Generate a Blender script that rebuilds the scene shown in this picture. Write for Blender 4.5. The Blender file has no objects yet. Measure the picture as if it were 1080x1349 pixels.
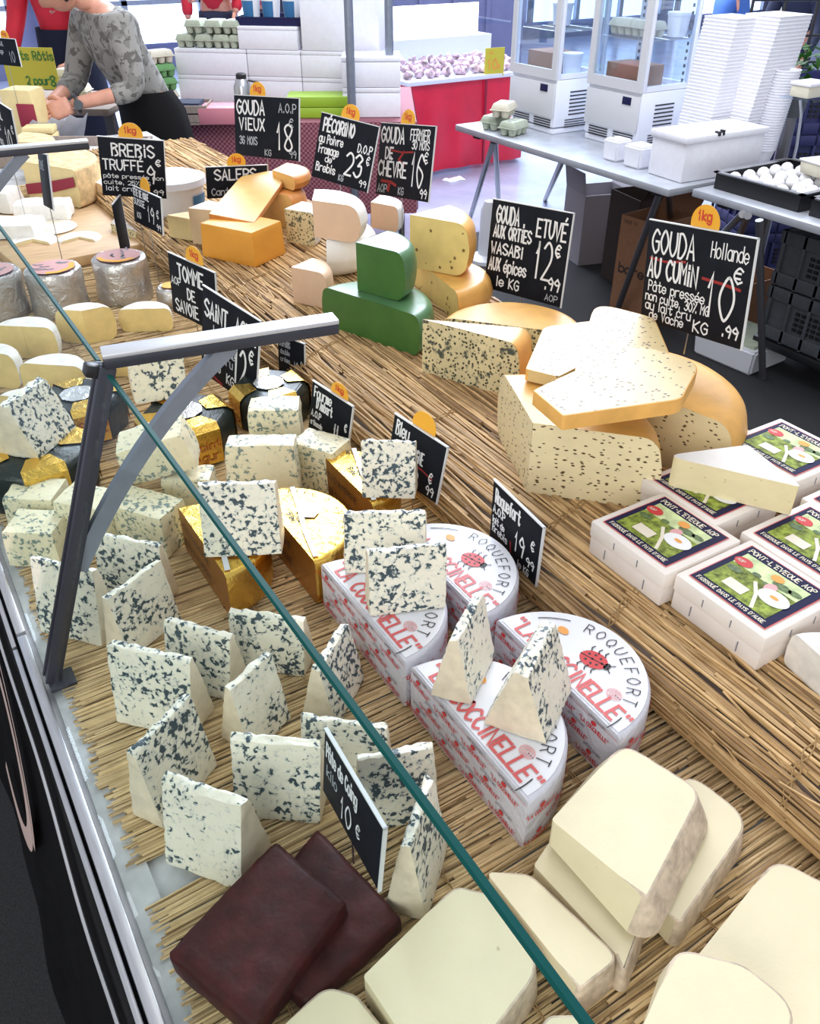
import bpy, bmesh, math, random
from mathutils import Vector, Matrix, noise

# ------------------------------------------------------------------ camera, world, light, exposure
SC = bpy.context.scene
COL = SC.collection
CAM_H, PITCH, AZ, FPX = 1.62, math.radians(35.0), math.radians(31.6), 1122.0
cam_data = bpy.data.cameras.new('camera')
cam_data.sensor_fit = 'HORIZONTAL'
cam_data.sensor_width = 36.0
cam_data.lens = 36.0 * FPX / 1080.0
cam_data.clip_start = 0.02
cam = bpy.data.objects.new('camera', cam_data)
COL.objects.link(cam)
cam.location = (0, 0, CAM_H)
cam.rotation_euler = (math.radians(90) - PITCH, 0, -AZ)
SC.camera = cam

world = bpy.data.worlds.new('daylight')
SC.world = world
world.use_nodes = True
_n = world.node_tree.nodes
_bg = _n['Background']
_bg.inputs['Color'].default_value = (0.90, 0.93, 1.0, 1)
_bg.inputs['Strength'].default_value = 0.70

def lamp(name, loc, target, size, energy, color, size_y=None):
    d = bpy.data.lights.new(name, 'AREA')
    d.shape = 'RECTANGLE'
    d.size = size
    d.size_y = size_y or size
    d.energy = energy
    d.color = color
    o = bpy.data.objects.new(name, d)
    COL.objects.link(o)
    o.location = loc
    o.rotation_euler = (Vector(target) - Vector(loc)).to_track_quat('-Z', 'Y').to_euler()
    return o

lamp('market_daylight', (1.6, 1.8, 3.4), (0.5, 0.9, 0.9), 2.4, 20, (1.0, 0.955, 0.89), 3.0)
lamp('front_fill', (-2.6, -1.6, 2.6), (0.6, 1.1, 0.9), 3.0, 85, (1.0, 0.97, 0.92), 2.2)  # added fill lamp, brightens upright faces turned to the camera
lamp('aisle_fill', (2.2, 2.6, 3.3), (3.0, 4.0, 0.8), 1.6, 75, (0.86, 0.91, 1.0), 2.2)  # added cool fill lamp above the aisle for fridge and box fronts
lamp('square_daylight', (5.0, 7.5, 4.5), (4.0, 5.5, 0.4), 5.0, 1000, (0.76, 0.85, 1.0), 5.0)

SC.view_settings.view_transform = 'Standard'
SC.view_settings.look = 'None'
SC.view_settings.gamma = 1.0
SC.view_settings.use_curve_mapping = False
SC.view_settings.exposure = 0.12

# ------------------------------------------------------------------ measuring and mesh helpers
PI = math.pi
R = math.radians
rnd = random.Random(7)
ZM, ZT = 0.872, 0.946            # top of the straw mat, top of the raised straw tier

def at(px, py, z):
    """world point at height z on the sight line of a picture position (1080 x 1349)"""
    x, yy = (px - 540) / FPX, (674.5 - py) / FPX
    c, s = math.cos(PITCH), math.sin(PITCH)
    d = (x, c + yy * s, -s + yy * c)
    t = (z - CAM_H) / d[2]
    a, b = d[0] * t, d[1] * t
    return Vector((a * math.cos(AZ) + b * math.sin(AZ), -a * math.sin(AZ) + b * math.cos(AZ), z))

def tag(o, label=None, cat=None, group=None, kind=None):
    if label: o['label'] = label
    if cat: o['category'] = cat
    if group: o['group'] = group
    if kind: o['kind'] = kind
    return o

def thing(name, label, cat, loc=(0, 0, 0), rz=0.0, group=None, rx=0.0, ry=0.0):
    o = bpy.data.objects.new(name, None)
    o.empty_display_size = 0.03
    COL.objects.link(o)
    o.location = loc
    o.rotation_euler = (rx, ry, rz)
    return tag(o, label, cat, group)

def obj(name, bm, mat, parent=None, smooth=35, free=True):
    me = bpy.data.meshes.new(name)
    bmesh.ops.recalc_face_normals(bm, faces=bm.faces[:])
    bm.to_mesh(me)
    if free: bm.free()
    for mm in (mat if isinstance(mat, (list, tuple)) else [mat]):
        me.materials.append(mm)
    if smooth is not None:
        me.shade_smooth()
        me.set_sharp_from_angle(angle=R(smooth))
    o = bpy.data.objects.new(name, me)
    COL.objects.link(o)
    if parent is not None: o.parent = parent
    return o

def structure(name, bm, mat, label=None):
    o = obj(name, bm, mat)
    o['kind'] = 'structure'
    if label: o['label'] = label
    return o

def copy_tree(o, parent=None):
    c = o.copy()
    COL.objects.link(c)
    if parent is not None: c.parent = parent
    for ch in list(o.children):
        copy_tree(ch, c)
    return c

def box(bm, c, s, rz=0.0, bev=0.0, rot=None, seg=2, idx=0):
    r = bmesh.ops.create_cube(bm, size=1.0)
    vs = r['verts']
    M = Matrix.Translation(c) @ (rot if rot is not None else Matrix.Rotation(rz, 4, 'Z')) @ Matrix.Diagonal((s[0], s[1], s[2], 1))
    bmesh.ops.transform(bm, matrix=M, verts=vs)
    fs = set(f for v in vs for f in v.link_faces)
    for f in fs: f.material_index = idx
    if bev > 0:
        es = list(set(e for v in vs for e in v.link_edges))
        bmesh.ops.bevel(bm, geom=es, offset=bev, segments=seg, affect='EDGES', profile=0.5)
    return bm

def B(c, s, **k):
    return box(bmesh.new(), c, s, **k)

def tube(bm, pts, r, n=8, caps=True):
    pts = [Vector(p) for p in pts]
    rs = r if isinstance(r, (list, tuple)) else [r] * len(pts)
    rings = []
    for i, p in enumerate(pts):
        t = (pts[min(i + 1, len(pts) - 1)] - pts[max(i - 1, 0)]).normalized()
        a = t.cross(Vector((0, 0, 1)))
        if a.length < 1e-3: a = t.cross(Vector((1, 0, 0)))
        a.normalize()
        b = t.cross(a)
        rings.append([bm.verts.new(p + (a * math.cos(2 * PI * k / n) + b * math.sin(2 * PI * k / n)) * rs[i]) for k in range(n)])
    for q, w in zip(rings, rings[1:]):
        for k in range(n):
            bm.faces.new((q[k], q[(k + 1) % n], w[(k + 1) % n], w[k]))
    if caps:
        bm.faces.new(rings[0][::-1]); bm.faces.new(rings[-1])
    return bm

def lathe(bm, prof, n=32, c=(0, 0, 0), a0=0.0, a1=2 * PI, idx=0):
    """revolve (r, z) points about the vertical through c"""
    full = abs(a1 - a0 - 2 * PI) < 1e-6
    m = n if full else n + 1
    rows = []
    for (r, z) in prof:
        if r < 1e-6:
            rows.append([bm.verts.new((c[0], c[1], c[2] + z))])
        else:
            rows.append([bm.verts.new((c[0] + r * math.cos(a0 + (a1 - a0) * k / n), c[1] + r * math.sin(a0 + (a1 - a0) * k / n), c[2] + z)) for k in range(m)])
    for q, w in zip(rows, rows[1:]):
        for k in range(n):
            k2 = (k + 1) % m
            vs = []
            for v in ((q[k] if len(q) > 1 else q[0]), (q[k2] if len(q) > 1 else q[0]), (w[k2] if len(w) > 1 else w[0]), (w[k] if len(w) > 1 else w[0])):
                if v not in vs: vs.append(v)
            if len(vs) > 2:
                f = bm.faces.new(vs); f.material_index = idx
    return bm

def rough(bm, amp, scale, seed=0.0):
    off = Vector((seed * 3.1, seed * 1.7, seed * 2.3))
    bm.normal_update()
    mv = [(v, v.normal * amp * (noise.noise(v.co * scale + off) + 0.5 * noise.noise(v.co * scale * 2.3 + off))) for v in bm.verts]
    for v, d in mv: v.co += d
    return bm

def hexa(c8, n=(8, 8, 8), relax=1, amp=0.0, scale=60.0, seed=0.0, tags=(0, 0, 0, 0, 0, 0)):
    """lumpy six-sided solid; c8[i+2j+4k] are the corners, tags per side -x +x -y +y -z +z"""
    bm = bmesh.new()
    lat = {}
    c8 = [Vector(c) for c in c8]
    def V(i, j, k):
        key = (i, j, k)
        if key not in lat:
            u, v, w = i / n[0], j / n[1], k / n[2]
            p = Vector((0, 0, 0))
            for a in (0, 1):
                for b in (0, 1):
                    for c in (0, 1):
                        p += c8[a + 2 * b + 4 * c] * ((u if a else 1 - u) * (v if b else 1 - v) * (w if c else 1 - w))
            lat[key] = bm.verts.new(p)
        return lat[key]
    def face(q, t):
        f = bm.faces.new(q); f.material_index = t
    for j in range(n[1]):
        for k in range(n[2]):
            face((V(0, j, k), V(0, j, k + 1), V(0, j + 1, k + 1), V(0, j + 1, k)), tags[0])
            face((V(n[0], j, k), V(n[0], j + 1, k), V(n[0], j + 1, k + 1), V(n[0], j, k + 1)), tags[1])
    for i in range(n[0]):
        for k in range(n[2]):
            face((V(i, 0, k), V(i + 1, 0, k), V(i + 1, 0, k + 1), V(i, 0, k + 1)), tags[2])
            face((V(i, n[1], k), V(i, n[1], k + 1), V(i + 1, n[1], k + 1), V(i + 1, n[1], k)), tags[3])
        for j in range(n[1]):
            face((V(i, j, 0), V(i, j + 1, 0), V(i + 1, j + 1, 0), V(i + 1, j, 0)), tags[4])
            face((V(i, j, n[2]), V(i + 1, j, n[2]), V(i + 1, j + 1, n[2]), V(i, j + 1, n[2])), tags[5])
    for _ in range(relax):
        bmesh.ops.smooth_vert(bm, verts=bm.verts[:], factor=0.5, use_axis_x=True, use_axis_y=True, use_axis_z=True)
    if amp: rough(bm, amp, scale, seed)
    return bm

def cuboid8(lx, ly, lz, top=1.0, skew=0.0):
    p = []
    for k in (0, 1):
        for j in (0, 1):
            for i in (0, 1):
                f = top if k else 1.0
                p.append(((i - .5) * lx * f + skew * k, (j - .5) * ly * f, k * lz))
    return p

def split(bm, names, mats, parent, smooth=40):
    """one mesh object per face tag, so that paste and rind are parts of their own"""
    bmesh.ops.recalc_face_normals(bm, faces=bm.faces[:])
    out = []
    for t, (nm, mt) in enumerate(zip(names, mats)):
        b2 = bm.copy()
        dead = [f for f in b2.faces if f.material_index != t]
        if len(dead) == len(b2.faces):
            b2.free(); continue
        bmesh.ops.delete(b2, geom=dead, context='FACES')
        for f in b2.faces: f.material_index = 0
        me = bpy.data.meshes.new(nm)
        b2.to_mesh(me); b2.free()
        me.materials.append(mt)
        me.shade_smooth(); me.set_sharp_from_angle(angle=R(smooth))
        o = bpy.data.objects.new(nm, me)
        COL.objects.link(o); o.parent = parent
        out.append(o)
    bm.free()
    return out

def sector(rad, h, a0, a1, rr=0.02, bulge=0.0, n=28, rim_only=False):
    """piece of a cheese wheel from angle a0 to a1, tag 0 cut faces, tag 1 rind"""
    bm = bmesh.new()
    prof = [(0, h), ((rad - rr) * .5, h), (rad - rr, h)]
    for i in range(1, 6):
        a = PI / 2 * (1 - i / 6)
        prof.append((rad - rr + (rr) * math.cos(a), h - rr + rr * math.sin(a)))
    for i in range(1, 4):
        z = h - rr - (h - 2 * rr) * i / 4
        prof.append((rad + bulge * math.sin(PI * i / 4), z))
    for i in range(0, 6):
        a = -PI / 2 * (i / 6)
        prof.append((rad - rr + rr * math.cos(a), rr + rr * math.sin(a)))
    prof += [(rad - rr, 0), ((rad - rr) * .5, 0), (0, 0)]
    lathe(bm, prof, n, (0, 0, 0), a0, a1, idx=1)
    for a in (a0, a1):
        vs = [bm.verts.new((r * math.cos(a), r * math.sin(a), z)) for (r, z) in prof]
        f = bm.faces.new(vs); f.material_index = 0
    return bm

def prism(poly, z0, z1, edge=0.003, flare=0.0, n=6):
    """slab with rounded corners; poly = [(x, y, corner radius, side tag)], tag 0 cut, tag 1 rind"""
    pts, tags = [], []
    m = len(poly)
    for i in range(m):
        p = Vector(poly[i][:2]); a = Vector(poly[i - 1][:2]); b = Vector(poly[(i + 1) % m][:2])
        r = poly[i][2]; t = poly[i][3]; tp = poly[i - 1][3]
        if r < 1e-5:
            pts.append(p); tags.append(t)
        else:
            da, db = (a - p).normalized(), (b - p).normalized()
            ang = da.angle(db)
            dist = min(r / math.tan(ang / 2), (a - p).length * .49, (b - p).length * .49)
            q0, q1 = p + da * dist, p + db * dist
            for k in range(n + 1):
                u = k / n
                pts.append(q0 * (1 - u) ** 2 + p * 2 * u * (1 - u) + q1 * u * u)
                tags.append(t if k == n else max(t, tp))
    bm = bmesh.new()
    low = []
    for i in range(len(pts)):
        a, b, c = pts[i - 1], pts[i], pts[(i + 1) % len(pts)]
        nv = Vector((0.0, 0.0))
        for q, w_, tg_ in ((a, b, tags[i - 1]), (b, c, tags[i])):
            e_ = (w_ - q)
            if tg_ == 1 and e_.length > 1e-7: nv += Vector((e_.y, -e_.x)).normalized()
        ctr_ = sum(pts, Vector((0.0, 0.0))) / len(pts)
        if nv.length > 1e-6:
            nv.normalize()
            if nv.dot(b - ctr_) < 0: nv = -nv
        low.append(b + nv * flare)
    lo = [bm.verts.new((p.x, p.y, z0)) for p in low]
    hi = [bm.verts.new((p.x, p.y, z1)) for p in pts]
    ft = bm.faces.new(hi); fb = bm.faces.new(lo[::-1])
    for i in range(len(pts)):
        j = (i + 1) % len(pts)
        f = bm.faces.new((lo[i], lo[j], hi[j], hi[i])); f.material_index = tags[i]
    bmesh.ops.recalc_face_normals(bm, faces=bm.faces[:])
    if edge:
        es = [e for e in bm.edges if abs(e.verts[0].co.z - z1) < 1e-5 and abs(e.verts[1].co.z - z1) < 1e-5 and any(f.material_index == 1 for f in e.link_faces)]
        if es: bmesh.ops.bevel(bm, geom=es, offset=edge, segments=2, affect='EDGES', profile=.6, material=1)
    return bm

# ------------------------------------------------------------------ hand lettering (single strokes on a 4 x 6 grid)
GL = {
'A': '002640 1232', 'B': '0006 ~0626452403 ~03244120 00', 'C': '~452604022041', 'D': '0006 ~062644422000', 'E': '46060040 0333',
'F': '460600 0333', 'G': '~452604022041 414323', 'H': '0006 4046 0343', 'I': '2026', 'J': '~46412001', 'K': '0006 460340', 'L': '060040',
'M': '0006234640', 'N': '00064046', 'O': '~26040220424426', 'P': '0006 ~0626453303', 'Q': '~26040220424426 3140', 'R': '0006 ~0626453303 2340',
'S': '~4526050442412001', 'T': '0646 2620', 'U': '~0602204246', 'V': '062046', 'W': '0610233046', 'X': '0046 0640', 'Y': '062346 2320', 'Z': '06460040',
'0': '~26040220424426', '1': '142620', '2': '~0526454300 0040', '3': '~0526453423 ~2343412001', '4': '30360242', '5': '460603 ~0334422001',
'6': '~45260402204233 ~3304', '7': '064610', '8': '~2605234526 ~2301204123', '9': '~44230426 ~26444430',
'a': '~43240301204143 4440', 'b': '0600 ~0324434120 2001', 'c': '~432403012041', 'd': '~43240301204143 4640', 'e': '0242 ~424324030120 2041',
'f': '~46362520 1434', 'g': '~43240301204143 ~444a2b0a', 'h': '0600 ~03244340', 'i': '2420 2526', 'j': '~242a0b', 'k': '0600 440240', 'l': '2620',
'm': '0400 ~03142320 ~23344340', 'n': '0400 ~03244340', 'o': '~24030120414324', 'p': '040b ~0324434120 2001', 'q': '~43240301204143 444b',
'r': '0400 ~032444', 's': '~432403412001', 't': '~26213041 0444', 'u': '~0401204144 4440', 'v': '042044', 'w': '0410233044', 'x': '0044 0440',
'y': '0420 440b', 'z': '04440040', '.': '2021', ',': '212a', "'": '2625', '-': '1333', '"': '1615 3635', '%': '0046 0615 4140', '/': '0046', ':': '2021 2425',
'\u20ac': '~4526040220 2041 0232 0434', '\u00e9': '0242 ~424324030120 2041 2536', '\u00e8': '0242 ~424324030120 2041 2635', '\u00c9': '46060040 0333 2738',
'\u00c8': '46060040 0333 2837', '\u00ca': '46060040 0333 172837', '\u00e2': '~43240301204143 4440 152635', '\u00f4': '~24030120414324 152635', '\u00c2': '002640 1232 172837',
'!': '2622 2021',
}
NARROW = {'I': 1.6, 'i': 1.6, 'l': 1.6, '.': 1.4, ',': 1.4, "'": 1.4, '1': 3.2, ' ': 2.6, ':': 1.6, 'j': 2.2, '!': 1.6}

def _crom(p, m=5):
    if len(p) < 3: return p
    closed = p[0] == p[-1]
    out = []
    k = len(p) - 1
    for i in range(k):
        p1, p2 = Vector(p[i]), Vector(p[i + 1])
        p0 = Vector(p[i - 1] if i > 0 else (p[-2] if closed else p[0]))
        p3 = Vector(p[i + 2] if i + 2 <= k else (p[1] if closed else p[-1]))
        for t in range(m):
            u = t / m
            out.append(tuple(0.5 * ((2 * p1) + (p2 - p0) * u + (2 * p0 - 5 * p1 + 4 * p2 - p3) * u * u + (3 * p1 - p0 - 3 * p2 + p3) * u ** 3)))
    out.append(tuple(p[-1]))
    return out

def text_width(s, h, sq=1.0):
    return sum((NARROW.get(c, 4.0) + 1.5) for c in s) * h / 6 * sq

def strokes(s, h, sq=1.0, wob=0.0):
    """list of 2-D polylines for the words s, capital height h, starting at (0, 0)"""
    u = h / 6.0
    x = 0.0
    res = []
    for c in s:
        w = NARROW.get(c, 4.0)
        sh = -(4.0 - w) / 2
        dy = rnd.uniform(-wob, wob)
        for st in GL.get(c, '').split():
            sm = st[0] == '~'
            st = st.lstrip('~')
            p = []
            for i in range(0, len(st), 2):
                yv = {'a': -1, 'b': -2}.get(st[i + 1])
                if yv is None: yv = int(st[i + 1])
                p.append(((x + int(st[i]) + sh) * u * sq, (yv + dy) * u))
            if sm: p = _crom(p)
            res.append(p)
        x += w + 1.5
    return res

def ribbon(bm, p, w, f):
    """flat pen stroke of half width w along the 2-D polyline p, f maps (x, y) into space"""
    p = [Vector(q) for q in p]
    q = [p[0]]
    for a in p[1:]:
        if (a - q[-1]).length > 1e-6: q.append(a)
    p = q
    if len(p) < 2: return
    d0 = (p[1] - p[0]).normalized(); d1 = (p[-1] - p[-2]).normalized()
    p[0] = p[0] - d0 * w * .7; p[-1] = p[-1] + d1 * w * .7
    L, Rr = [], []
    for i in range(len(p)):
        a = (p[i] - p[i - 1]).normalized() if i else (p[1] - p[0]).normalized()
        b = (p[i + 1] - p[i]).normalized() if i < len(p) - 1 else a
        t = a + b
        t = t.normalized() if t.length > 0.2 else b
        nn = Vector((-t.y, t.x)) * w / max(0.5, t.dot(b))
        L.append(bm.verts.new(f(p[i] + nn))); Rr.append(bm.verts.new(f(p[i] - nn)))
    for i in range(len(p) - 1):
        bm.faces.new((L[i], L[i + 1], Rr[i + 1], Rr[i]))

def write(bm, s, x, y, h, w, f, sq=1.0, wob=0.0, slope=0.0):
    up_ = getattr(f, 'up', None)
    for i, p in enumerate(strokes(s, h, sq, wob)):
        g = (lambda q, i=i: f(q) + up_ * (i * 6e-6)) if up_ is not None else f
        ribbon(bm, [(x + a, y + b + slope * a) for a, b in p], w, g)

def disc(bm, cx, cy, rx, ry, f, n=24, a0=0.0, idx=0):
    vs = [bm.verts.new(f(Vector((cx + rx * math.cos(a0 + 2 * PI * k / n), cy + ry * math.sin(a0 + 2 * PI * k / n))))) for k in range(n)]
    fc = bm.faces.new(vs); fc.material_index = idx

# ------------------------------------------------------------------ materials
def _new(name):
    m = bpy.data.materials.new(name)
    m.use_nodes = True
    nt = m.node_tree
    return m, nt, nt.nodes['Principled BSDF']

def _coord(nt, scale=(1, 1, 1), rand=True):
    tc = nt.nodes.new('ShaderNodeTexCoord')
    mp = nt.nodes.new('ShaderNodeMapping')
    mp.inputs['Scale'].default_value = scale
    nt.links.new(tc.outputs['Object'], mp.inputs['Vector'])
    if rand:
        oi = nt.nodes.new('ShaderNodeObjectInfo')
        mu = nt.nodes.new('ShaderNodeMath'); mu.operation = 'MULTIPLY'; mu.inputs[1].default_value = 37.0
        nt.links.new(oi.outputs['Random'], mu.inputs[0])
        cb = nt.nodes.new('ShaderNodeCombineXYZ')
        for k in range(3): nt.links.new(mu.outputs[0], cb.inputs[k])
        nt.links.new(cb.outputs[0], mp.inputs['Location'])
    return mp.outputs['Vector']

def _noise(nt, vec, scale, detail=3.0, rough=0.55, dist=0.0):
    n = nt.nodes.new('ShaderNodeTexNoise')
    n.inputs['Scale'].default_value = scale
    n.inputs['Detail'].default_value = detail
    n.inputs['Roughness'].default_value = rough
    n.inputs['Distortion'].default_value = dist
    nt.links.new(vec, n.inputs['Vector'])
    return n.outputs['Fac']

def _ramp(nt, fac, stops):
    r = nt.nodes.new('ShaderNodeValToRGB')
    cr = r.color_ramp
    while len(cr.elements) < len(stops): cr.elements.new(0.5)
    for e, (p, c) in zip(cr.elements, stops):
        e.position = p
        e.color = (c, c, c, 1) if isinstance(c, (int, float)) else (*c, 1)
    nt.links.new(fac, r.inputs['Fac'])
    return r.outputs['Color']

def _mix(nt, fac, a, b, mode='MIX'):
    m = nt.nodes.new('ShaderNodeMix'); m.data_type = 'RGBA'; m.blend_type = mode
    for v, s in ((fac, m.inputs[0]), (a, m.inputs[6]), (b, m.inputs[7])):
        if hasattr(v, 'links') or hasattr(v, 'is_linked'): nt.links.new(v, s)
        elif isinstance(v, (int, float)): s.default_value = v
        else: s.default_value = (*v, 1)
    return m.outputs[2]

def _math(nt, op, a, b=0.0):
    m = nt.nodes.new('ShaderNodeMath'); m.operation = op
    for v, s in ((a, m.inputs[0]), (b, m.inputs[1])):
        if hasattr(v, 'is_linked'): nt.links.new(v, s)
        else: s.default_value = v
    return m.outputs[0]

def _bump(nt, bs, h, strength=0.3, dist=0.002):
    b = nt.nodes.new('ShaderNodeBump')
    b.inputs['Strength'].default_value = strength
    b.inputs['Distance'].default_value = dist
    nt.links.new(h, b.inputs['Height'])
    nt.links.new(b.outputs[0], bs.inputs['Normal'])

def sss(bs, w, col=(1, .8, .5), rad=0.004):
    bs.inputs['Subsurface Weight'].default_value = w
    bs.inputs['Subsurface Radius'].default_value = col
    bs.inputs['Subsurface Scale'].default_value = rad

def plain(name, col, rough_=0.6, metal=0.0, var=0.0, vscale=40.0, bump=0.0, bscale=120.0, spec=0.5, coat=0.0, dist=0.002, stretch=(1, 1, 1)):
    m, nt, bs = _new(name)
    bs.inputs['Roughness'].default_value = rough_
    bs.inputs['Metallic'].default_value = metal
    bs.inputs['Specular IOR Level'].default_value = spec
    bs.inputs['Coat Weight'].default_value = coat
    bs.inputs['Base Color'].default_value = (*col, 1)
    if var or bump: v = _coord(nt, stretch)
    if var:
        f = _noise(nt, v, vscale, 4)
        c = _ramp(nt, f, [(0.3, tuple(max(0, x * (1 - var)) for x in col)), (0.7, tuple(min(1, x * (1 + var)) for x in col))])
        nt.links.new(c, bs.inputs['Base Color'])
    if bump:
        _bump(nt, bs, _noise(nt, v, bscale, 4), bump, dist)
    return m

def speckled(name, base, spec_col, scale, thr, size, rough_=0.45, stretch=(1, 1, 1), var=0.06, soft=.05, second=None):
    """paste with seeds, herbs or holes scattered through it"""
    m, nt, bs = _new(name)
    v = _coord(nt, stretch)
    wv = nt.nodes.new('ShaderNodeTexNoise'); wv.inputs['Scale'].default_value = scale * .7
    nt.links.new(v, wv.inputs['Vector'])
    ad = nt.nodes.new('ShaderNodeVectorMath'); ad.operation = 'MULTIPLY_ADD'
    nt.links.new(wv.outputs['Color'], ad.inputs[0]); ad.inputs[1].default_value = (.5 / scale,) * 3
    nt.links.new(v, ad.inputs[2])
    vo = nt.nodes.new('ShaderNodeTexVoronoi'); vo.inputs['Scale'].default_value = scale
    nt.links.new(ad.outputs[0], vo.inputs['Vector'])
    hit = _ramp(nt, vo.outputs['Distance'], [(max(0, size - soft), 1.0), (size + soft, 0.0)])
    sp = nt.nodes.new('ShaderNodeSeparateColor'); nt.links.new(vo.outputs['Color'], sp.inputs[0])
    on = _math(nt, 'GREATER_THAN', sp.outputs[0], thr)
    fac = _math(nt, 'MULTIPLY', hit, on)
    f = _noise(nt, v, 25, 3)
    bc = _ramp(nt, f, [(0.3, tuple(x * (1 - var) for x in base)), (0.7, tuple(min(1, x * (1 + var)) for x in base))])
    c = _mix(nt, fac, bc, spec_col)
    if second:
        f2 = _noise(nt, v, second[1], 4, .6)
        c = _mix(nt, _ramp(nt, f2, [(second[2], 0.0), (second[2] + .08, 1.0)]), c, second[0])
    nt.links.new(c, bs.inputs['Base Color'])
    bs.inputs['Roughness'].default_value = rough_
    sss(bs, .12)
    _bump(nt, bs, _math(nt, 'ADD', _noise(nt, v, 300, 3), _math(nt, 'MULTIPLY', fac, -.8)), .25, .001)
    return m

def blue_paste(name, base, vein, halo, scale, cover, patch=.42, stretch=(1, 1, 1)):
    """white paste with pockets of blue mould"""
    m, nt, bs = _new(name)
    v = _coord(nt, stretch)
    big = _noise(nt, v, 17, 2)
    zone = _ramp(nt, big, [(patch - .10, 0.0), (patch + .10, 1.0)])
    n1 = _noise(nt, v, scale, 2.5, .55, .35)
    val = _math(nt, 'ADD', n1, _math(nt, 'MULTIPLY', _math(nt, 'SUBTRACT', zone, .6), .15))
    vein_f = _ramp(nt, val, [(cover, 0.0), (cover + .035, 1.0)])
    halo_f = _ramp(nt, val, [(cover - .10, 0.0), (cover + .02, .55)])
    n2 = _noise(nt, v, scale * 2.6, 2, .6)
    fine = _ramp(nt, n2, [(.68, 0.0), (.73, .8)])
    f = _noise(nt, v, 40, 3)
    bc = _ramp(nt, f, [(0.3, tuple(x * .93 for x in base)), (0.7, base)])
    c = _mix(nt, halo_f, bc, halo)
    c = _mix(nt, fine, c, halo)
    dk = _mix(nt, _noise(nt, v, 160, 2), vein, tuple(x * 2.1 for x in vein))
    c = _mix(nt, vein_f, c, dk)
    nt.links.new(c, bs.inputs['Base Color'])
    bs.inputs['Roughness'].default_value = .42
    sss(bs, .15)
    _bump(nt, bs, _math(nt, 'ADD', _noise(nt, v, 170, 4), _math(nt, 'MULTIPLY', vein_f, -1.2)), .45, .0018)
    return m

def straw(name, light, dark):
    m, nt, bs = _new(name)
    g = nt.nodes.new('ShaderNodeNewGeometry')
    v = _coord(nt, rand=False)
    c = _ramp(nt, g.outputs['Random Per Island'], [(0.0, dark), (0.22, tuple((a + b) / 2 for a, b in zip(light, dark))), (0.6, light), (1.0, tuple(min(1, x * 1.25) for x in light))])
    f = _noise(nt, v, 45, 3)
    c2 = _mix(nt, 1.0, c, _ramp(nt, f, [(.3, (.82, .78, .72)), (.65, (1, 1, 1))]), 'MULTIPLY')
    nt.links.new(c2, bs.inputs['Base Color'])
    bs.inputs['Roughness'].default_value = .55
    return m

def foil(name, col, rough_=.28, bump=.5, scale=55, metal=1.0, dist=.004):
    m, nt, bs = _new(name)
    v = _coord(nt)
    bs.inputs['Base Color'].default_value = (*col, 1)
    bs.inputs['Metallic'].default_value = metal
    bs.inputs['Roughness'].default_value = rough_
    _bump(nt, bs, _noise(nt, v, scale, 4, .6, .6), bump, dist)
    return m

def clear(name, tint, gloss=.06, rough_=.03):
    """thin clear sheet: mostly see-through with a little reflection"""
    m = bpy.data.materials.new(name); m.use_nodes = True
    nt = m.node_tree
    nt.nodes.remove(nt.nodes['Principled BSDF'])
    tr = nt.nodes.new('ShaderNodeBsdfTransparent'); tr.inputs[0].default_value = (*tint, 1)
    gl = nt.nodes.new('ShaderNodeBsdfGlossy'); gl.inputs['Roughness'].default_value = rough_
    mx = nt.nodes.new('ShaderNodeMixShader'); mx.inputs[0].default_value = gloss
    nt.links.new(tr.outputs[0], mx.inputs[1]); nt.links.new(gl.outputs[0], mx.inputs[2])
    nt.links.new(mx.outputs[0], nt.nodes['Material Output'].inputs['Surface'])
    return m

def glow(name, col, s):
    m, nt, bs = _new(name)
    bs.inputs['Base Color'].default_value = (*col, 1)
    bs.inputs['Emission Color'].default_value = (*col, 1)
    bs.inputs['Emission Strength'].default_value = s
    return m

M = {}
M['roq'] = blue_paste('roquefort_paste', (.90, .85, .71), (.030, .050, .062), (.40, .47, .48), 150, .592, .45)
M['roq_rind'] = plain('roquefort_rind', (.78, .68, .52), .5, var=.10, vscale=70, bump=.35, bscale=160)
M['fourme'] = blue_paste('fourme_paste', (.86, .79, .56), (.13, .17, .15), (.52, .54, .42), 140, .605, .46)
M['fourme_rind'] = plain('fourme_rind', (.55, .46, .36), .7, var=.22, vscale=50, bump=.5, bscale=130)
M['agur'] = blue_paste('creamy_blue_paste', (.86, .80, .62), (.03, .045, .055), (.5, .54, .46), 115, .60, .42)
M['straw'] = straw('dry_straw', (.72, .54, .30), (.32, .20, .09))
M['straw2'] = straw('dry_straw_bundles', (.64, .43, .21), (.20, .105, .04))
M['twine'] = plain('twine', (.36, .22, .09), .8)
M['tomme'] = speckled('tomme_paste', (.80, .715, .49), (.55, .45, .27), 60, .93, .10, .42, var=.03)
M['tomme_rind'] = plain('tomme_rind', (.60, .49, .37), .75, var=.28, vscale=80, bump=.6, bscale=120)
M['tomme_skin'] = plain('tomme_thin_skin', (.72, .58, .38), .6, var=.1, vscale=80, bump=.3)
M['quince'] = plain('quince_paste', (.052, .0075, .0075), .5, var=.35, vscale=55, bump=.35, bscale=150, dist=.0015, spec=.25)
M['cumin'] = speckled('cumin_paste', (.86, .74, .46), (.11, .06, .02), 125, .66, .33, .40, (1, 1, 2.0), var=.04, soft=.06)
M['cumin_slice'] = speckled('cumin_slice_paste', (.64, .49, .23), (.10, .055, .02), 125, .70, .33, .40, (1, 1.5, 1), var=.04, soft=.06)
M['wax_yellow'] = plain('yellow_wax_rind', (.78, .42, .105), .42, var=.14, vscale=22, bump=.15, bscale=60)
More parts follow.
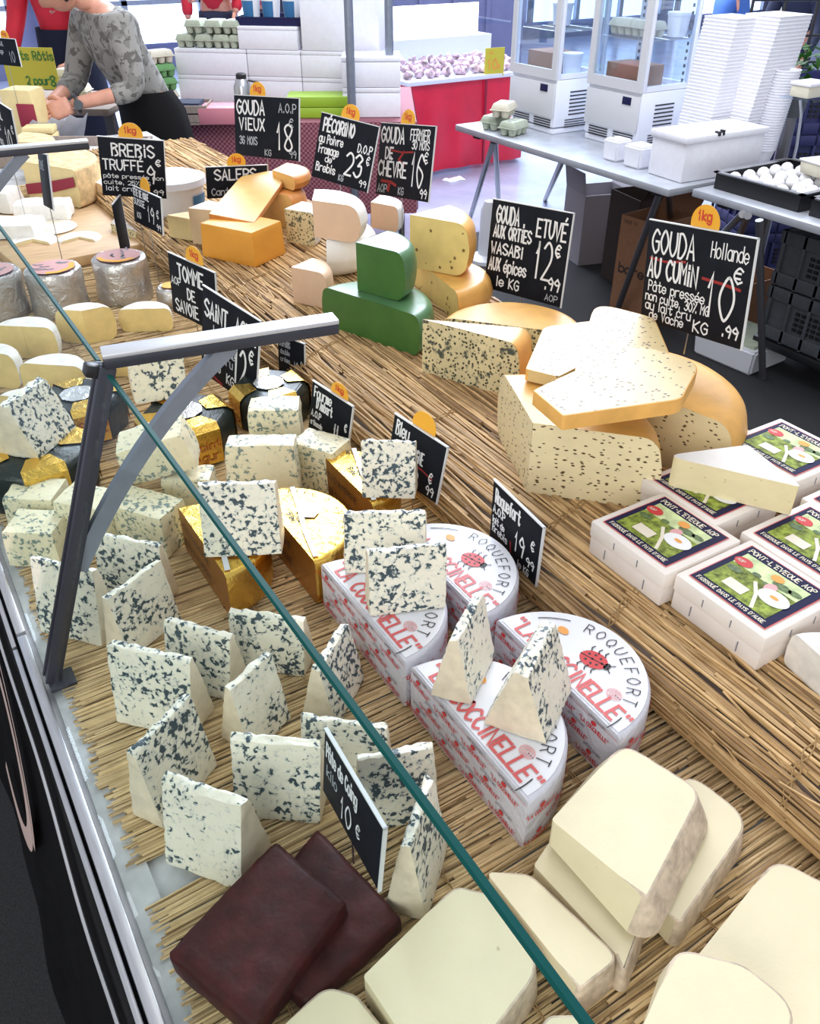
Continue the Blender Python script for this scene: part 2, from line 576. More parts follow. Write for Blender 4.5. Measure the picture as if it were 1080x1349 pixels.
M['nettle'] = speckled('nettle_paste', (.70, .61, .36), (.045, .05, .03), 165, .18, .36, .5, var=.1, soft=.08, second=((.07, .085, .07), 60, .56))
M['pepper'] = speckled('pepper_paste', (.80, .63, .24), (.20, .12, .04), 75, .84, .26, .45, var=.08)
M['green'] = plain('green_wasabi_paste', (.058, .155, .034), .34, var=.10, vscale=24, bump=.08)
M['green_rind'] = plain('green_wax_rind', (.085, .20, .085), .32, var=.12, vscale=24, bump=.08)
M['orange'] = plain('orange_paste', (.80, .36, .045), .42, var=.06, vscale=18)
M['mimolette'] = plain('aged_orange_paste', (.84, .52, .17), .45, var=.07, vscale=30)
M['mimo_rind'] = plain('brown_orange_rind', (.58, .22, .045), .5, var=.18, vscale=30)
M['goat'] = plain('goat_gouda_paste', (.78, .54, .37), .45, var=.05, vscale=25)
M['white_wax'] = plain('white_wax_rind', (.86, .83, .79), .4, var=.04)
M['beige'] = plain('aged_cow_paste', (.72, .54, .33), .5, var=.08, vscale=25)
M['comte'] = plain('comte_paste', (.82, .66, .33), .5, var=.06, vscale=25, bump=.1)
M['crust'] = plain('brown_crust', (.66, .47, .24), .75, var=.3, vscale=40, bump=.5)
M['soft'] = plain('soft_yellow_paste', (.76, .58, .24), .38, var=.08, vscale=45, bump=.15)
M['bloom'] = plain('bloomy_white_rind', (.80, .76, .70), .75, var=.14, vscale=45, bump=.45, bscale=110)
M['brie'] = speckled('brie_paste', (.83, .72, .44), (.62, .48, .24), 90, .85, .16, .35, (1, 1, 2), var=.05)
M['greyrind'] = plain('grey_mould_rind', (.42, .37, .32), .85, var=.3, vscale=60, bump=.6)
M['fresh'] = plain('fresh_white_cheese', (.85, .83, .79), .5, var=.05, bump=.5, bscale=60, dist=.006)
M['gold'] = foil('gold_foil', (.86, .56, .12), .26, .55, 60)
M['gold_dull'] = foil('gold_brown_foil', (.47, .22, .05), .38, .5, 50, .85)
M['black_foil'] = foil('dark_green_wrapper', (.014, .022, .020), .35, .5, 45, .0)
M['film'] = foil('crumpled_clear_wrap', (.62, .62, .63), .22, .9, 60, .35)
M['silver'] = foil('silver_paper', (.58, .55, .52), .32, .8, 42, .8, .006)
M['paper_wrap'] = foil('printed_white_paper', (.63, .63, .70), .42, .75, 55, .0)
M['paper_top'] = plain('white_printed_label', (.82, .83, .88), .4)
M['red_ink'] = plain('red_print', (.62, .035, .04), .5)
M['faded_red'] = plain('light_red_print', (.68, .12, .12), .5)
M['pale_red'] = plain('faded_pink_print', (.62, .34, .33), .5)
M['grey_ink'] = plain('grey_print', (.22, .22, .26), .6)
M['black_ink'] = plain('black_print', (.012, .012, .014), .5)
M['pink_ink'] = plain('pink_print', (.78, .40, .40), .5)
M['orange_ink'] = plain('orange_print', (.85, .36, .06), .5)
M['slate'] = plain('slate_board', (.008, .010, .016), .62, var=.25, vscale=30, spec=.16)
M['chalk'] = plain('white_chalk', (.80, .81, .83), .8)
M['chalk_dim'] = plain('faint_chalk', (.42, .45, .50), .8)
M['red_chalk'] = plain('red_chalk', (.30, .022, .022), .8)
M['tag'] = plain('yellow_tag', (.86, .42, .03), .5)
M['tag_red'] = plain('tag_red_print', (.62, .05, .03), .5)
M['edge'] = plain('pale_board_edge', (.70, .72, .74), .6)
M['wire'] = plain('steel_wire', (.45, .45, .47), .3, 1.0)
M['alu'] = plain('brushed_aluminium', (.52, .53, .56), .32, .9, var=.12, vscale=30, stretch=(20, 1, 20))
M['alu_dark'] = plain('dark_anodised_bar', (.055, .058, .075), .4, .5, var=.1, vscale=20)
M['alu_light'] = plain('satin_bar_top', (.62, .63, .66), .4, .5)
M['glass'] = clear('display_glass', (.93, .96, .95), .035, .02)
M['glass_edge'] = plain('green_glass_edge', (.008, .075, .070), .45, spec=.06)
M['clearbox'] = clear('fridge_glass', (.90, .95, 1.0), .08, .02)
M['blackcloth'] = plain('black_vinyl_skirt', (.010, .010, .012), .35, var=.3, vscale=14, spec=.5)
M['logo'] = plain('pale_printed_logo', (.55, .42, .38), .5)
M['whitepad'] = plain('worn_white_board', (.62, .64, .66), .5, var=.15, vscale=30)
M['boxcard'] = plain('cream_wooden_box', (.80, .715, .66), .6, var=.04, vscale=30, bump=.1)
M['boxlid'] = plain('cream_lid', (.86, .79, .73), .6, var=.03)
M['navy'] = plain('navy_label', (.010, .011, .055), .55, spec=.2)
M['grass'] = plain('green_meadow_print', (.24, .30, .05), .5, var=.75, vscale=120, spec=.2)
M['sky_print'] = plain('pale_green_print', (.60, .70, .35), .45, var=.3, vscale=60)
M['tree_print'] = plain('dark_green_print', (.10, .16, .05), .45, var=.6, vscale=160)
M['plate_print'] = plain('white_plate_print', (.86, .87, .88), .4)
M['cream_print'] = plain('cream_print', (.84, .76, .62), .45)
M['wood'] = plain('oak_board', (.55, .36, .19), .5, var=.18, vscale=14, stretch=(1, 9, 1))
M['asphalt'] = plain('asphalt', (.018, .018, .020), .8, var=.55, vscale=260, bump=.6, bscale=420, dist=.003)  # dark grey ground, shade of stall and tables painted into the colour
M['paving'] = plain('skylit_paving', (.30, .33, .46), .20, var=.18, vscale=3.0, bump=.15, bscale=60)  # same ground farther off, reflected sky light painted in as lighter blue
M['white'] = plain('white_plastic', (.80, .81, .86), .4)
M['cool_white'] = plain('white_enamel', (.76, .78, .86), .3)
M['grey_panel'] = plain('light_grey_enamel', (.58, .58, .60), .4)
M['styro'] = plain('white_polystyrene', (.80, .80, .86), .75, var=.03, bump=.2, bscale=200)
M['black'] = plain('black_plastic', (.012, .012, .014), .4)
M['charcoal'] = plain('charcoal_plastic', (.075, .083, .095), .45, var=.1)
M['navycrate'] = plain('navy_plastic', (.028, .032, .12), .45, var=.1)
M['steel'] = plain('stainless_steel', (.50, .51, .54), .3, .9, var=.1, vscale=20)
M['tabletop'] = plain('grey_table_top', (.46, .48, .53), .35, .3, var=.1, vscale=14)
M['tube'] = plain('steel_tube', (.20, .20, .22), .35, .8)
M['poly_pole'] = plain('galvanised_pole', (.26, .29, .36), .4, .6, var=.08)
M['card'] = plain('brown_cardboard', (.30, .145, .075), .8, var=.08)
M['card_dark'] = plain('dark_cardboard', (.050, .032, .025), .8)
M['card_grey'] = plain('grey_cardboard', (.36, .33, .36), .8)
M['redcloth'] = plain('red_vinyl_cloth', (.72, .012, .05), .3, var=.12, vscale=5, spec=.6)
M['yellow_card'] = plain('yellow_card', (.60, .52, .05), .6)
M['lime'] = plain('lime_plastic', (.30, .48, .03), .45)
M['pulp'] = plain('grey_green_pulp', (.42, .46, .36), .9, var=.1, bump=.4)
M['pulp_green'] = plain('green_pulp', (.16, .36, .14), .9, var=.1)
M['pulp_cream'] = plain('cream_pulp', (.66, .62, .50), .9, var=.05)
M['egg'] = plain('egg_shell', (.86, .85, .86), .5)
M['pinkplastic'] = plain('pink_plastic', (.62, .22, .27), .5)
M['crate_wood'] = plain('grey_wood', (.30, .24, .20), .8, var=.2, vscale=30, stretch=(8, 1, 1))
M['garlic'] = plain('purple_garlic', (.50, .36, .43), .55, var=.85, vscale=22)
M['leaf'] = plain('green_leaf', (.06, .20, .03), .5, var=.4)
M['skin'] = plain('skin', (.60, .29, .20), .5, var=.08, vscale=30)
sss(M['skin'].node_tree.nodes['Principled BSDF'], .15, (1, .35, .2), .01)
M['hair'] = plain('dark_hair', (.022, .014, .012), .5)
M['jeans'] = plain('blue_denim', (.06, .13, .30), .8, var=.2, vscale=60)
M['apron'] = plain('black_apron', (.010, .009, .011), .8)
M['redjacket'] = plain('red_jacket', (.55, .012, .03), .7, var=.12, vscale=12)
M['navycloth'] = plain('navy_cloth', (.015, .02, .05), .8)
M['bluecloth'] = plain('blue_cloth', (.05, .14, .45), .8)
M['lips'] = plain('lips', (.45, .14, .12), .5)
M['paper'] = plain('white_paper', (.80, .81, .86), .7)
M['maroon'] = plain('maroon_label', (.30, .015, .045), .5)
M['blue_label'] = plain('blue_label', (.03, .16, .36), .5)
M['shade_wall'] = plain('grey_blue_wall', (.13, .14, .26), .6, var=.25, vscale=1.6)
M['shop'] = glow('bright_shop_window', (.62, .76, 1.0), 2.2)
M['shop_warm'] = glow('lit_display_case', (.95, .93, 1.0), 2.0)

def camo():
    m, nt, bs = _new('grey_camouflage_cloth')
    v = _coord(nt, rand=False)
    a = _noise(nt, v, 15, 2, .5, .8); b = _noise(nt, v, 27, 2, .5, .8)
    c = _ramp(nt, a, [(.42, (.19, .185, .17)), (.46, (.28, .27, .25))])
    c = _mix(nt, _ramp(nt, b, [(.56, 0.0), (.59, 1.0)]), c, (.12, .11, .10))
    nt.links.new(c, bs.inputs['Base Color']); bs.inputs['Roughness'].default_value = .9
    return m
M['camo'] = camo()

def checker(name, a, b, s):
    m, nt, bs = _new(name)
    v = _coord(nt, rand=False)
    ch = nt.nodes.new('ShaderNodeTexChecker'); ch.inputs['Scale'].default_value = s
    ch.inputs['Color1'].default_value = (*a, 1); ch.inputs['Color2'].default_value = (*b, 1)
    nt.links.new(v, ch.inputs['Vector']); nt.links.new(ch.outputs[0], bs.inputs['Base Color'])
    bs.inputs['Roughness'].default_value = .8
    return m
M['gingham'] = checker('maroon_gingham', (.18, .035, .055), (.36, .15, .185), 84)

# ------------------------------------------------------------------ setting
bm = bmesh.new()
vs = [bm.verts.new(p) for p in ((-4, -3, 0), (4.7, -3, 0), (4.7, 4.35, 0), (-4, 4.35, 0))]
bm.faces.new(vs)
structure('floor', bm, M['asphalt'], 'dark asphalt ground around the stall, its shade put into the colour')
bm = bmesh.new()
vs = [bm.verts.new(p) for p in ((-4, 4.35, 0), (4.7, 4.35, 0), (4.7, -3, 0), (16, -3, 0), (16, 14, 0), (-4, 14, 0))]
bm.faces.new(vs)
structure('floor_paving', bm, M['paving'], 'shiny paving of the market square, bluish sky light put into its colour')
# shop fronts closing the square
def wallpanel(name, a, b, z0, z1, mat, th=.12, label=None):
    a, b = Vector((*a, 0)), Vector((*b, 0))
    d = b - a
    c = (a + b) / 2
    return structure(name, B((c.x, c.y, (z0 + z1) / 2), (d.length, th, z1 - z0), rz=math.atan2(d.y, d.x)), mat, label)
wallpanel('wall_back', (-3.5, 12.2), (15.5, 12.2), 0, 3.2, M['shade_wall'], label='blue grey shop wall')
wallpanel('wall_right', (15.6, 12.0), (15.6, -2.5), 0, 3.2, M['shade_wall'], label='blue grey wall to the right')
for k, (x0, x1, z0, z1, mt) in enumerate([(-2.6, .6, .25, 2.4, 'shop'), (1.0, 2.0, .25, 2.4, 'shop'), (2.35, 4.3, .30, 2.4, 'shop'), (4.55, 5.1, .2, 2.4, 'shop'), (7.9, 9.2, .1, 2.4, 'shop'), (9.6, 12.4, .25, 2.4, 'shop'), (12.8, 15, .2, 2.4, 'shop')]):
    w = structure('window_%d' % (k + 1), B(((x0 + x1) / 2, 12.1, (z0 + z1) / 2), (x1 - x0, .06, z1 - z0)), M[mt], 'bright bluish shop window')
    bmf = bmesh.new()
    n = max(1, int((x1 - x0) / .9))
    for i in range(n + 1):
        box(bmf, (x0 + (x1 - x0) * i / n, 12.04, (z0 + z1) / 2), (.07, .08, z1 - z0))
    box(bmf, ((x0 + x1) / 2, 12.04, .75), (x1 - x0, .08, .05))
    f = obj('window_frame', bmf, M['poly_pole'], w)

# ------------------------------------------------------------------ the cheese counter
ctr = thing('display_counter', 'long cheese counter with aluminium front rail and black skirt', 'counter', (0, 1.8, 0))
def loc(bm, dx=0, dy=-1.8, dz=0):
    bmesh.ops.translate(bm, verts=bm.verts[:], vec=(dx, dy, dz)); return bm
YN, YF = -.15, 3.95
obj('counter_board', loc(B((.55, (YN + YF) / 2, .845), (1.10, YF - YN, .03))), M['whitepad'], ctr)
bm = bmesh.new()
for (a, b) in ((YN, .93), (.936, 2.3), (2.306, YF)):
    box(bm, (-.003, (a + b) / 2, .862), (.012, b - a, .03), bev=.002)
    box(bm, (-.0155, (a + b) / 2, .852), (.006, b - a, .012), bev=.001)
obj('front_rail', loc(bm), M['alu'], ctr)
bm = bmesh.new()
box(bm, (.022, (YN + YF) / 2, .8625), (.026, YF - YN, .006))
obj('inner_ledge', loc(bm), M['whitepad'], ctr)
# skirt falls slightly outwards in soft folds
bm = bmesh.new()
ny, nz = 90, 12
grid = []
for i in range(ny + 1):
    y = YN + (YF - YN) * i / ny
    row = []
    for k in range(nz + 1):
        t = k / nz
        x = -.016 - .125 * t ** 1.1 + .006 * t * math.sin(y * 9 + t * 2) + .003 * t * math.sin(y * 23)
        row.append(bm.verts.new((x, y, .85 - .83 * t)))
    grid.append(row)
for i in range(ny):
    for k in range(nz):
        bm.faces.new((grid[i][k], grid[i + 1][k], grid[i + 1][k + 1], grid[i][k + 1]))
bmesh.ops.solidify(bm, geom=bm.faces[:], thickness=.003)
sk = obj('skirt', loc(bm), M['blackcloth'], ctr)
def skirt_x(z):
    t = (.85 - z) / .83
    return -.016 - .125 * t ** 1.1 - .008
bm = bmesh.new()
pts = []
for k in range(60):
    y = .3 + k * .028
    z = .795 - .06 * math.exp(-((y - .62) / .12) ** 2) - .10 * max(0, .62 - y) + .012 * math.sin(y * 11)
    pts.append((skirt_x(z), y, z))
tube(bm, pts, .0022, 6)
obj('cord', loc(bm), M['alu_light'], ctr)
bm = bmesh.new()
def skirtmap(p): return Vector((skirt_x(p.y) - .004, p.x, p.y))
def arc(cx, cy, r0, r1, a0, a1, n=24):
    q = []
    for i in range(n + 1):
        a = R(a0 + (a1 - a0) * i / n)
        q.append((bm.verts.new(skirtmap(Vector((cx + r0 * math.cos(a), cy + r0 * math.sin(a))))), bm.verts.new(skirtmap(Vector((cx + r1 * math.cos(a), cy + r1 * math.sin(a)))))))
    for a, b in zip(q, q[1:]): bm.faces.new((a[0], b[0], b[1], a[1]))
arc(1.16, .50, .15, .19, 60, 300)
arc(1.20, .52, .235, .25, 95, 200)
obj('printed_logo', loc(bm), M['logo'], ctr)
bm = bmesh.new()
box(bm, (1.09, (YN + YF) / 2, .42), (.02, YF - YN, .82))
obj('back_panel', loc(bm), M['blackcloth'], ctr)

# straw mats: thousands of dry stalks laid side by side
def stalk(bm, p, q, r, sag=0.0, n=5, seg=3):
    pts = []
    p, q = Vector(p), Vector(q)
    off = Vector((rnd.uniform(-1, 1), rnd.uniform(-1, 1), rnd.uniform(-.2, .2))) * sag
    for i in range(seg + 1):
        t = i / seg
        pts.append(p.lerp(q, t) + off * math.sin(PI * t))
    tube(bm, pts, r, n, caps=False)

mat_t = thing('straw_mat', 'flat mat of pale straw laid crosswise on the lower counter', 'straw mat', (.3, 1.2, .862))
bm = bmesh.new()
y = YN + .05
while y < 3.25:
    fine = y < 1.3
    for layer in (0, 1):
        x = rnd.uniform(.016, .036) if layer else rnd.uniform(.018, .045)
        if .500 < y < .545: x += .045 + rnd.uniform(0, .01)
        while x < .60:
            L = rnd.uniform(.12, .34)
            x1 = min(x + L, .615)
            r = rnd.uniform(.0011, .0021)
            yy = y + rnd.uniform(-.0016, .0016)
            dy = rnd.gauss(0, .022) * (x1 - x)
            z = .8635 + layer * .0042 + r
            stalk(bm, (x, yy, z), (x1, yy + dy, z + rnd.uniform(-.001, .0012)), r, .0012, 5, 2)
            x = x1 + rnd.uniform(.001, .012)
    y += .0026 if fine else .0046
loc(bm, -.3, -1.2, -.862)
obj('stalks', bm, M['straw'], mat_t, smooth=60)
bm = bmesh.new()
for x in (.095, .27, .45):
    for j in range(2):
        pts = [(x + .002 * math.sin(k * 1.3 + j * 3), .0 + k * .03, .8745 + .0008 * math.sin(k * 1.9 + j * PI)) for k in range(-4, 107)]
        tube(bm, pts, .0007, 5, caps=False)
loc(bm, -.3, -1.2, -.862)
obj('twine', bm, M['twine'], mat_t)

tier = thing('straw_tier', 'raised tier covered in long straw bundles behind the lower mat', 'straw tier', (.85, 1.2, .86))
PROF = [(.604, .864), (.590, .878), (.588, .898), (.598, .917), (.620, .932), (.652, .940), (.70, .941), (.80, .941), (.95, .941), (1.085, .941), (1.095, .90)]
def prof(s):
    s = max(0, min(1, s)) * (len(PROF) - 1)
    i = min(int(s), len(PROF) - 2); t = s - i
    return PROF[i][0] * (1 - t) + PROF[i + 1][0] * t, PROF[i][1] * (1 - t) + PROF[i + 1][1] * t
lens = [0]
for a, b in zip(PROF, PROF[1:]): lens.append(lens[-1] + math.hypot(b[0] - a[0], b[1] - a[1]))
def prof_len(d):
    for i in range(len(PROF) - 1):
        if d <= lens[i + 1] or i == len(PROF) - 2:
            t = (d - lens[i]) / (lens[i + 1] - lens[i])
            return PROF[i][0] * (1 - t) + PROF[i + 1][0] * t, PROF[i][1] * (1 - t) + PROF[i + 1][1] * t
bm = bmesh.new()
top = [bm.verts.new((x + .002, YN, z - .004)) for x, z in PROF] + [bm.verts.new((1.095, YN, .862)), bm.verts.new((.588, YN, .862))]
f = bm.faces.new(top)
g = bmesh.ops.extrude_face_region(bm, geom=[f])
bmesh.ops.translate(bm, verts=[v for v in g['geom'] if isinstance(v, bmesh.types.BMVert)], vec=(0, 3.32 - YN, 0))
loc(bm, -.85, -1.2, -.86)
obj('tier_base', bm, M['crate_wood'], tier)
bm = bmesh.new()
d = 0.0
while d < lens[-1]:
    frontier = d < .12
    for layer in (0, 1):
        yy = YN + rnd.uniform(0, .2)
        while yy < 3.2:
            L = rnd.uniform(.22, .75)
            y1 = min(yy + L, 3.31)
            x, z = prof_len(min(lens[-1], max(0, d + rnd.uniform(-.002, .002))))
            x2, z2 = prof_len(min(lens[-1], max(0, d + rnd.gauss(0, .017))))
            r = rnd.uniform(.0015, .0034)
            lift = (.001 + layer * .0035 + (.003 * abs(math.sin(d * 150)) if frontier else 0))
            nx = -.7 if d < .08 else 0
            nz = noise.noise(Vector((yy * 5, d * 26, layer)))
            lift += .0045 * max(-.3, nz)
            stalk(bm, (x + nx * lift, yy, z + lift * .8), (x2 + nx * lift, y1, z2 + lift * .8 + rnd.uniform(-.0015, .001)), r, .003, 5, 3)
            yy = y1 + rnd.uniform(-.02, .03)
    d += .0040
for k in range(150):          # loose ends sticking out of the front of the bundles
    x, z = prof_len(rnd.uniform(.01, .16)); yy = rnd.uniform(.1, 2.4); L = rnd.uniform(.05, .20)
    stalk(bm, (x - .006, yy, z + .006), (x - rnd.uniform(.0, .022), yy + L * rnd.choice((-1, 1)), z + rnd.uniform(-.02, .012)), rnd.uniform(.0009, .0017), .004, 5, 3)
loc(bm, -.85, -1.2, -.86)
obj('stalks', bm, M['straw2'], tier, smooth=60)
for yy in (.24, .50, .66, .98, 1.34, 1.75, 2.2):
    bm = bmesh.new()
    for j in range(2):
        pts = []
        for k in range(26):
            x, z = prof_len(.19 * k / 25)
            pts.append((x - .005 if k < 14 else x, yy + .004 * math.sin(k * 1.1 + j * PI) + .05 * k / 25, z + .0075))
        tube(bm, pts, .0009, 5, caps=False)
    loc(bm, -.85, -1.2, -.86)
    obj('twine', bm, M['twine'], tier)

# glass front: two leaning panes, two posts with shelf arms
GT = Vector((.150, 0, 1.247)); GB = Vector((.010, 0, .876))
gn = Vector((-(GT.z - GB.z), 0, GT.x - GB.x)).normalized()
def pane(y0, y1, name, label, shift=0.0):
    t = thing(name, label, 'glass panel', (GB.x, (y0 + y1) / 2, GB.z), group='counter glass')
    o = t.location
    def slab(z0t, z1t, ya, yb, th):
        p = []
        for k in (0, 1):
            for j in (0, 1):
                for i in (0, 1):
                    q = GB.lerp(GT, (z0t, z1t)[k]) + Vector((shift, 0, 0)) + gn * (-th / 2 + th * i)
                    p.append(Vector((q.x, (ya, yb)[j], q.z)) - o)
        return hexa(p, (1, 1, 1), 0)
    obj('pane', slab(0, .9925, y0, y1, .004), M['glass'], t, smooth=None)
    obj('polished_edge', slab(.9925, 1.0, y0, y1, .0046), M['glass_edge'], t, smooth=None)
    return t
pane(-.12, .812, 'sneeze_guard', 'near glass panel with a dark green edge running diagonally down the front')
pane(.852, 1.84, 'sneeze_guard', 'far glass panel beyond the nearer metal post')
pane(1.88, 2.9, 'sneeze_guard', 'third glass panel at the far left behind the second post')

def post(y, label, armlen, arm_rz):
    t = thing('glass_post', label, 'bracket', (0, y, .87), group='glass posts')
    d = GT - GB
    ang = math.atan2(d.x, d.z)
    L = d.length
    rot = Matrix.Rotation(ang, 4, 'Y')
    bm = bmesh.new()
    c = d * .5 + Vector((.012, 0, .008))
    box(bm, c, (.013, .010, L), rot=rot, bev=.0015)
    for s in (-1, 1):
        box(bm, c + Vector((0, s * .0078, 0)), (.017, .0045, L), rot=rot, bev=.001)
    obj('upright', bm, M['alu_dark'], t)
    bm = bmesh.new()
    box(bm, (.022, -.006, .006), (.030, .030, .005), bev=.001)
    obj('foot_plate', bm, M['alu_dark'], t)
    bm = bmesh.new()
    a = Vector((d.x + .010, 0, d.z + .012)); b = a + Vector((armlen * math.cos(arm_rz), armlen * math.sin(arm_rz), .002))
    mid = (a + b) / 2
    rz = math.atan2(b.y - a.y, b.x - a.x)
    box(bm, mid, (armlen, .022, .012), rz=rz, bev=.0015)
    am = obj('shelf_arm', bm, M['alu_dark'], t)
    bm = bmesh.new()
    box(bm, mid + Vector((0, 0, .0085)), (armlen, .025, .005), rz=rz, bev=.0012)
    obj('cap_strip', bm, M['alu_light'], am)
    bm = bmesh.new()
    box(bm, a + Vector((-.012, 0, -.006)), (.016, .016, .014), rot=rot, bev=.003)
    obj('hinge', bm, M['black'], am)
    # curved brace from low on the upright to the arm
    s0 = d * .40 + Vector((.018, 0, .0)); s1 = mid + Vector((.006, 0, -.004))
    ctl = s0.lerp(s1, .5) + Vector((-.012, 0, .034))
    pts = [s0 * (1 - u) ** 2 + ctl * 2 * u * (1 - u) + s1 * u * u for u in [k / 14 for k in range(15)]]
    bm = bmesh.new()
    rings = []
    for i, p in enumerate(pts):
        tt = (pts[min(i + 1, 14)] - pts[max(i - 1, 0)]).normalized()
        nn = Vector((-tt.z, 0, tt.x)).normalized()
        rings.append([bm.verts.new(p + nn * (.009 * sx) + Vector((0, .005 * sy, 0))) for sx, sy in ((-1, -1), (1, -1), (1, 1), (-1, 1))])
    for q, w in zip(rings, rings[1:]):
        for k in range(4): bm.faces.new((q[k], q[(k + 1) % 4], w[(k + 1) % 4], w[k]))
    bm.faces.new(rings[0][::-1]); bm.faces.new(rings[-1])
    obj('curved_brace', bm, M['poly_pole'], t)
    return t
post(.832, 'nearer metal post with a flat arm and curved brace holding the glass', .245, R(-10))
post(1.86, 'farther metal post at the left edge with its flat arm', .245, R(-6))

# ------------------------------------------------------------------ lower display: blue cheese wedges
def blue_wedge(x, y, yaw, L, h, D, z, label, seed, kind='roq', lean=0.0, group='blue cheese wedges on the counter', apex=.10):
    t = thing('blue_cheese_wedge', label, 'cheese', (x, y, z), R(yaw), group, rx=R(lean))
    q = rnd.uniform
    a = apex * D
    c = [(-L / 2 + q(0, .004), -D / 2, 0), (L / 2 - q(0, .004), -D / 2, 0), (-L / 2, D / 2, 0), (L / 2, D / 2, 0),
         (-L / 2 + q(-.001, .004), -a, h * q(.97, 1.03)), (L / 2 - q(-.001, .004), -a, h * q(.97, 1.03)), (-L / 2 + .002, a, h * .99), (L / 2 - .002, a, h * .99)]
    bm = hexa(c, (14, 6, 14), 1, .0013, 95, seed, (1, 1, 0, 0, 1, 0))
    for v in bm.verts:          # crumbly break along the top edge
        if v.co.z > h * .90: v.co.z += .0035 * noise.noise(v.co * 130 + Vector((seed, 0, 0)))
    names = ('paste', 'rind')
    split(bm, names, (M[kind], M[kind + '_rind'] if kind + '_rind' in M else M['roq_rind']), t)
    return t
BW = [
 (.097, .514, -52, .090, .100, .056, ZM, 'blue veined wedge standing nearest to the aluminium rail, left of the quince slabs'),
 (.176, .537, -38, .094, .095, .050, ZM, 'blue veined wedge with a dense grey-blue heart, left of the quince price board'),
 (.088, .608, 32, .092, .104, .042, ZM, 'blue veined wedge seen edge-on with a pale triangular side, behind the wedge nearest the rail'),
 (.110, .712, -48, .102, .102, .052, ZM, 'blue veined wedge with big round holes standing behind the edge-on wedge'),
 (.172, .738, -52, .088, .086, .046, ZM, 'blue veined wedge with a dark crumbly top in the middle of the left cluster'),
 (.132, .856, 26, .092, .092, .040, ZM, 'blue veined wedge turned sideways with a smooth grey side, just right of the post foot'),
 (.066, .912, -49, .095, .104, .050, ZM, 'blue veined wedge partly hidden behind the metal post'),
 (.150, .940, -47, .100, .092, .040, ZM, 'blue veined wedge standing behind the sideways one, right of the post'),
 (.192, .640, 25, .068, .092, .048, ZM, 'blue veined wedge with a slanting top edge in the centre of the straw mat'),
 (.250, .727, -42, .098, .077, .042, ZM, 'blue veined wedge in front of the gold foil half wheel'),
 (.286, .634, 38, .082, .085, .046, ZM, 'pointed blue veined wedge leaning against the lower red-printed half wheel'),
 (.252, .540, -41, .096, .074, .038, ZM, 'low blue veined wedge behind the quince price board'),
 (.272, .468, -18, .080, .088, .046, ZM, 'blue veined wedge right of the quince price board'),
 (.249, .391, 42, .082, .106, .042, ZM, 'narrow blue veined wedge standing on end beside the dark quince slabs'),
 (.402, .662, -22, .096, .082, .044, .948, 'blue veined wedge with large dark holes, frontmost on the upper white-wrapped half wheel'),
 (.417, .737, -32, .104, .081, .042, .948, 'blue veined wedge just behind the frontmost one on the white-wrapped half wheel'),
 (.393, .527, 36, .088, .085, .046, .948, 'pointed blue veined wedge on the near white-wrapped half wheel, the left one of two'),
 (.424, .454, 32, .088, .086, .070, .948, 'large pointed blue veined wedge on the near white-wrapped half wheel, with a broad tan side'),
 (.506, .878, -35, .080, .082, .042, .948, 'blue veined wedge standing on the rear gold foil cheese, before the second row of boards'),
 (.281, .866, -27, .102, .098, .050, .948, 'large square blue veined wedge lying against the light on the front gold foil half wheel'),
]
for i, (x, y, yw, L, h, D, z, lb) in enumerate(BW):
    blue_wedge(x, y, yw, L, h, D, z, lb, i * 3.7 + 1)
blue_wedge(.108, 1.29, 44, .104, .086, .084, .948, 'grey sided blue cheese wedge on the black wrapper at the far left', 91, 'roq')
blue_wedge(.322, 1.335, -13, .094, .080, .040, .948, 'blue speckled wedge standing on the black and gold wheel under the shelf arm', 95, 'agur')

# chunks of fourme, yellowish and rougher
def chunk(x, y, yaw, lx, ly, lz, z, label, seed, rx=0.0, ry=0.0, top=.92):
    t = thing('blue_cheese_chunk', label, 'cheese', (x, y, z), R(yaw), 'yellowish blue cheese chunks', rx=R(rx), ry=R(ry))
    bm = hexa(cuboid8(lx, ly, lz, top), (9, 9, 8), 1, .0022, 55, seed, (1, 0, 0, 0, 0, 0))
    split(bm, ('paste', 'rind'), (M['fourme'], M['fourme_rind']), t)
    return t
CH = [
 (.262, 1.135, -25, .110, .062, .062, .935, 'creamy blue cheese chunk tilted across the top of its heap', 1, 6, -14),
 (.200, 1.055, -55, .115, .062, .066, ZM, 'creamy blue cheese chunk with a pinkish rind end, below the tilted one', 2, 0, 0),
 (.133, 1.092, -48, .080, .060, .078, ZM, 'creamy blue cheese chunk half hidden by the curved brace of the post', 3, 0, 0),
 (.078, 1.175, -35, .080, .066, .062, ZM, 'creamy blue cheese chunk behind the metal post, before the black wrapper', 4, 0, 0),
 (.060, 1.095, -35, .078, .062, .058, ZM, 'creamy blue cheese chunk left of the metal post, lowest in its heap', 5, 0, 0),
 (.382, 1.045, -30, .112, .050, .108, ZM, 'tall creamy blue cheese chunk with a flat speckled face in the middle of the counter', 6, -8, 0),
 (.452, 1.150, -28, .088, .055, .110, ZM, 'pale creamy blue cheese chunk behind the tall flat faced one', 7, 0, 0),
 (.480, 1.045, -60, .085, .058, .085, ZM, 'creamy blue cheese chunk with a brown rind under the price board at the straw slope', 8, 0, 0),
 (.285, 1.105, -30, .080, .048, .058, ZM, 'creamy blue cheese chunk lying under the tilted one', 9, 0, 0),
]
for (x, y, yw, lx, ly, lz, z, lb, sd, rx, ry) in CH:
    chunk(x, y, yw, lx, ly, lz, z, lb, sd, rx, ry)

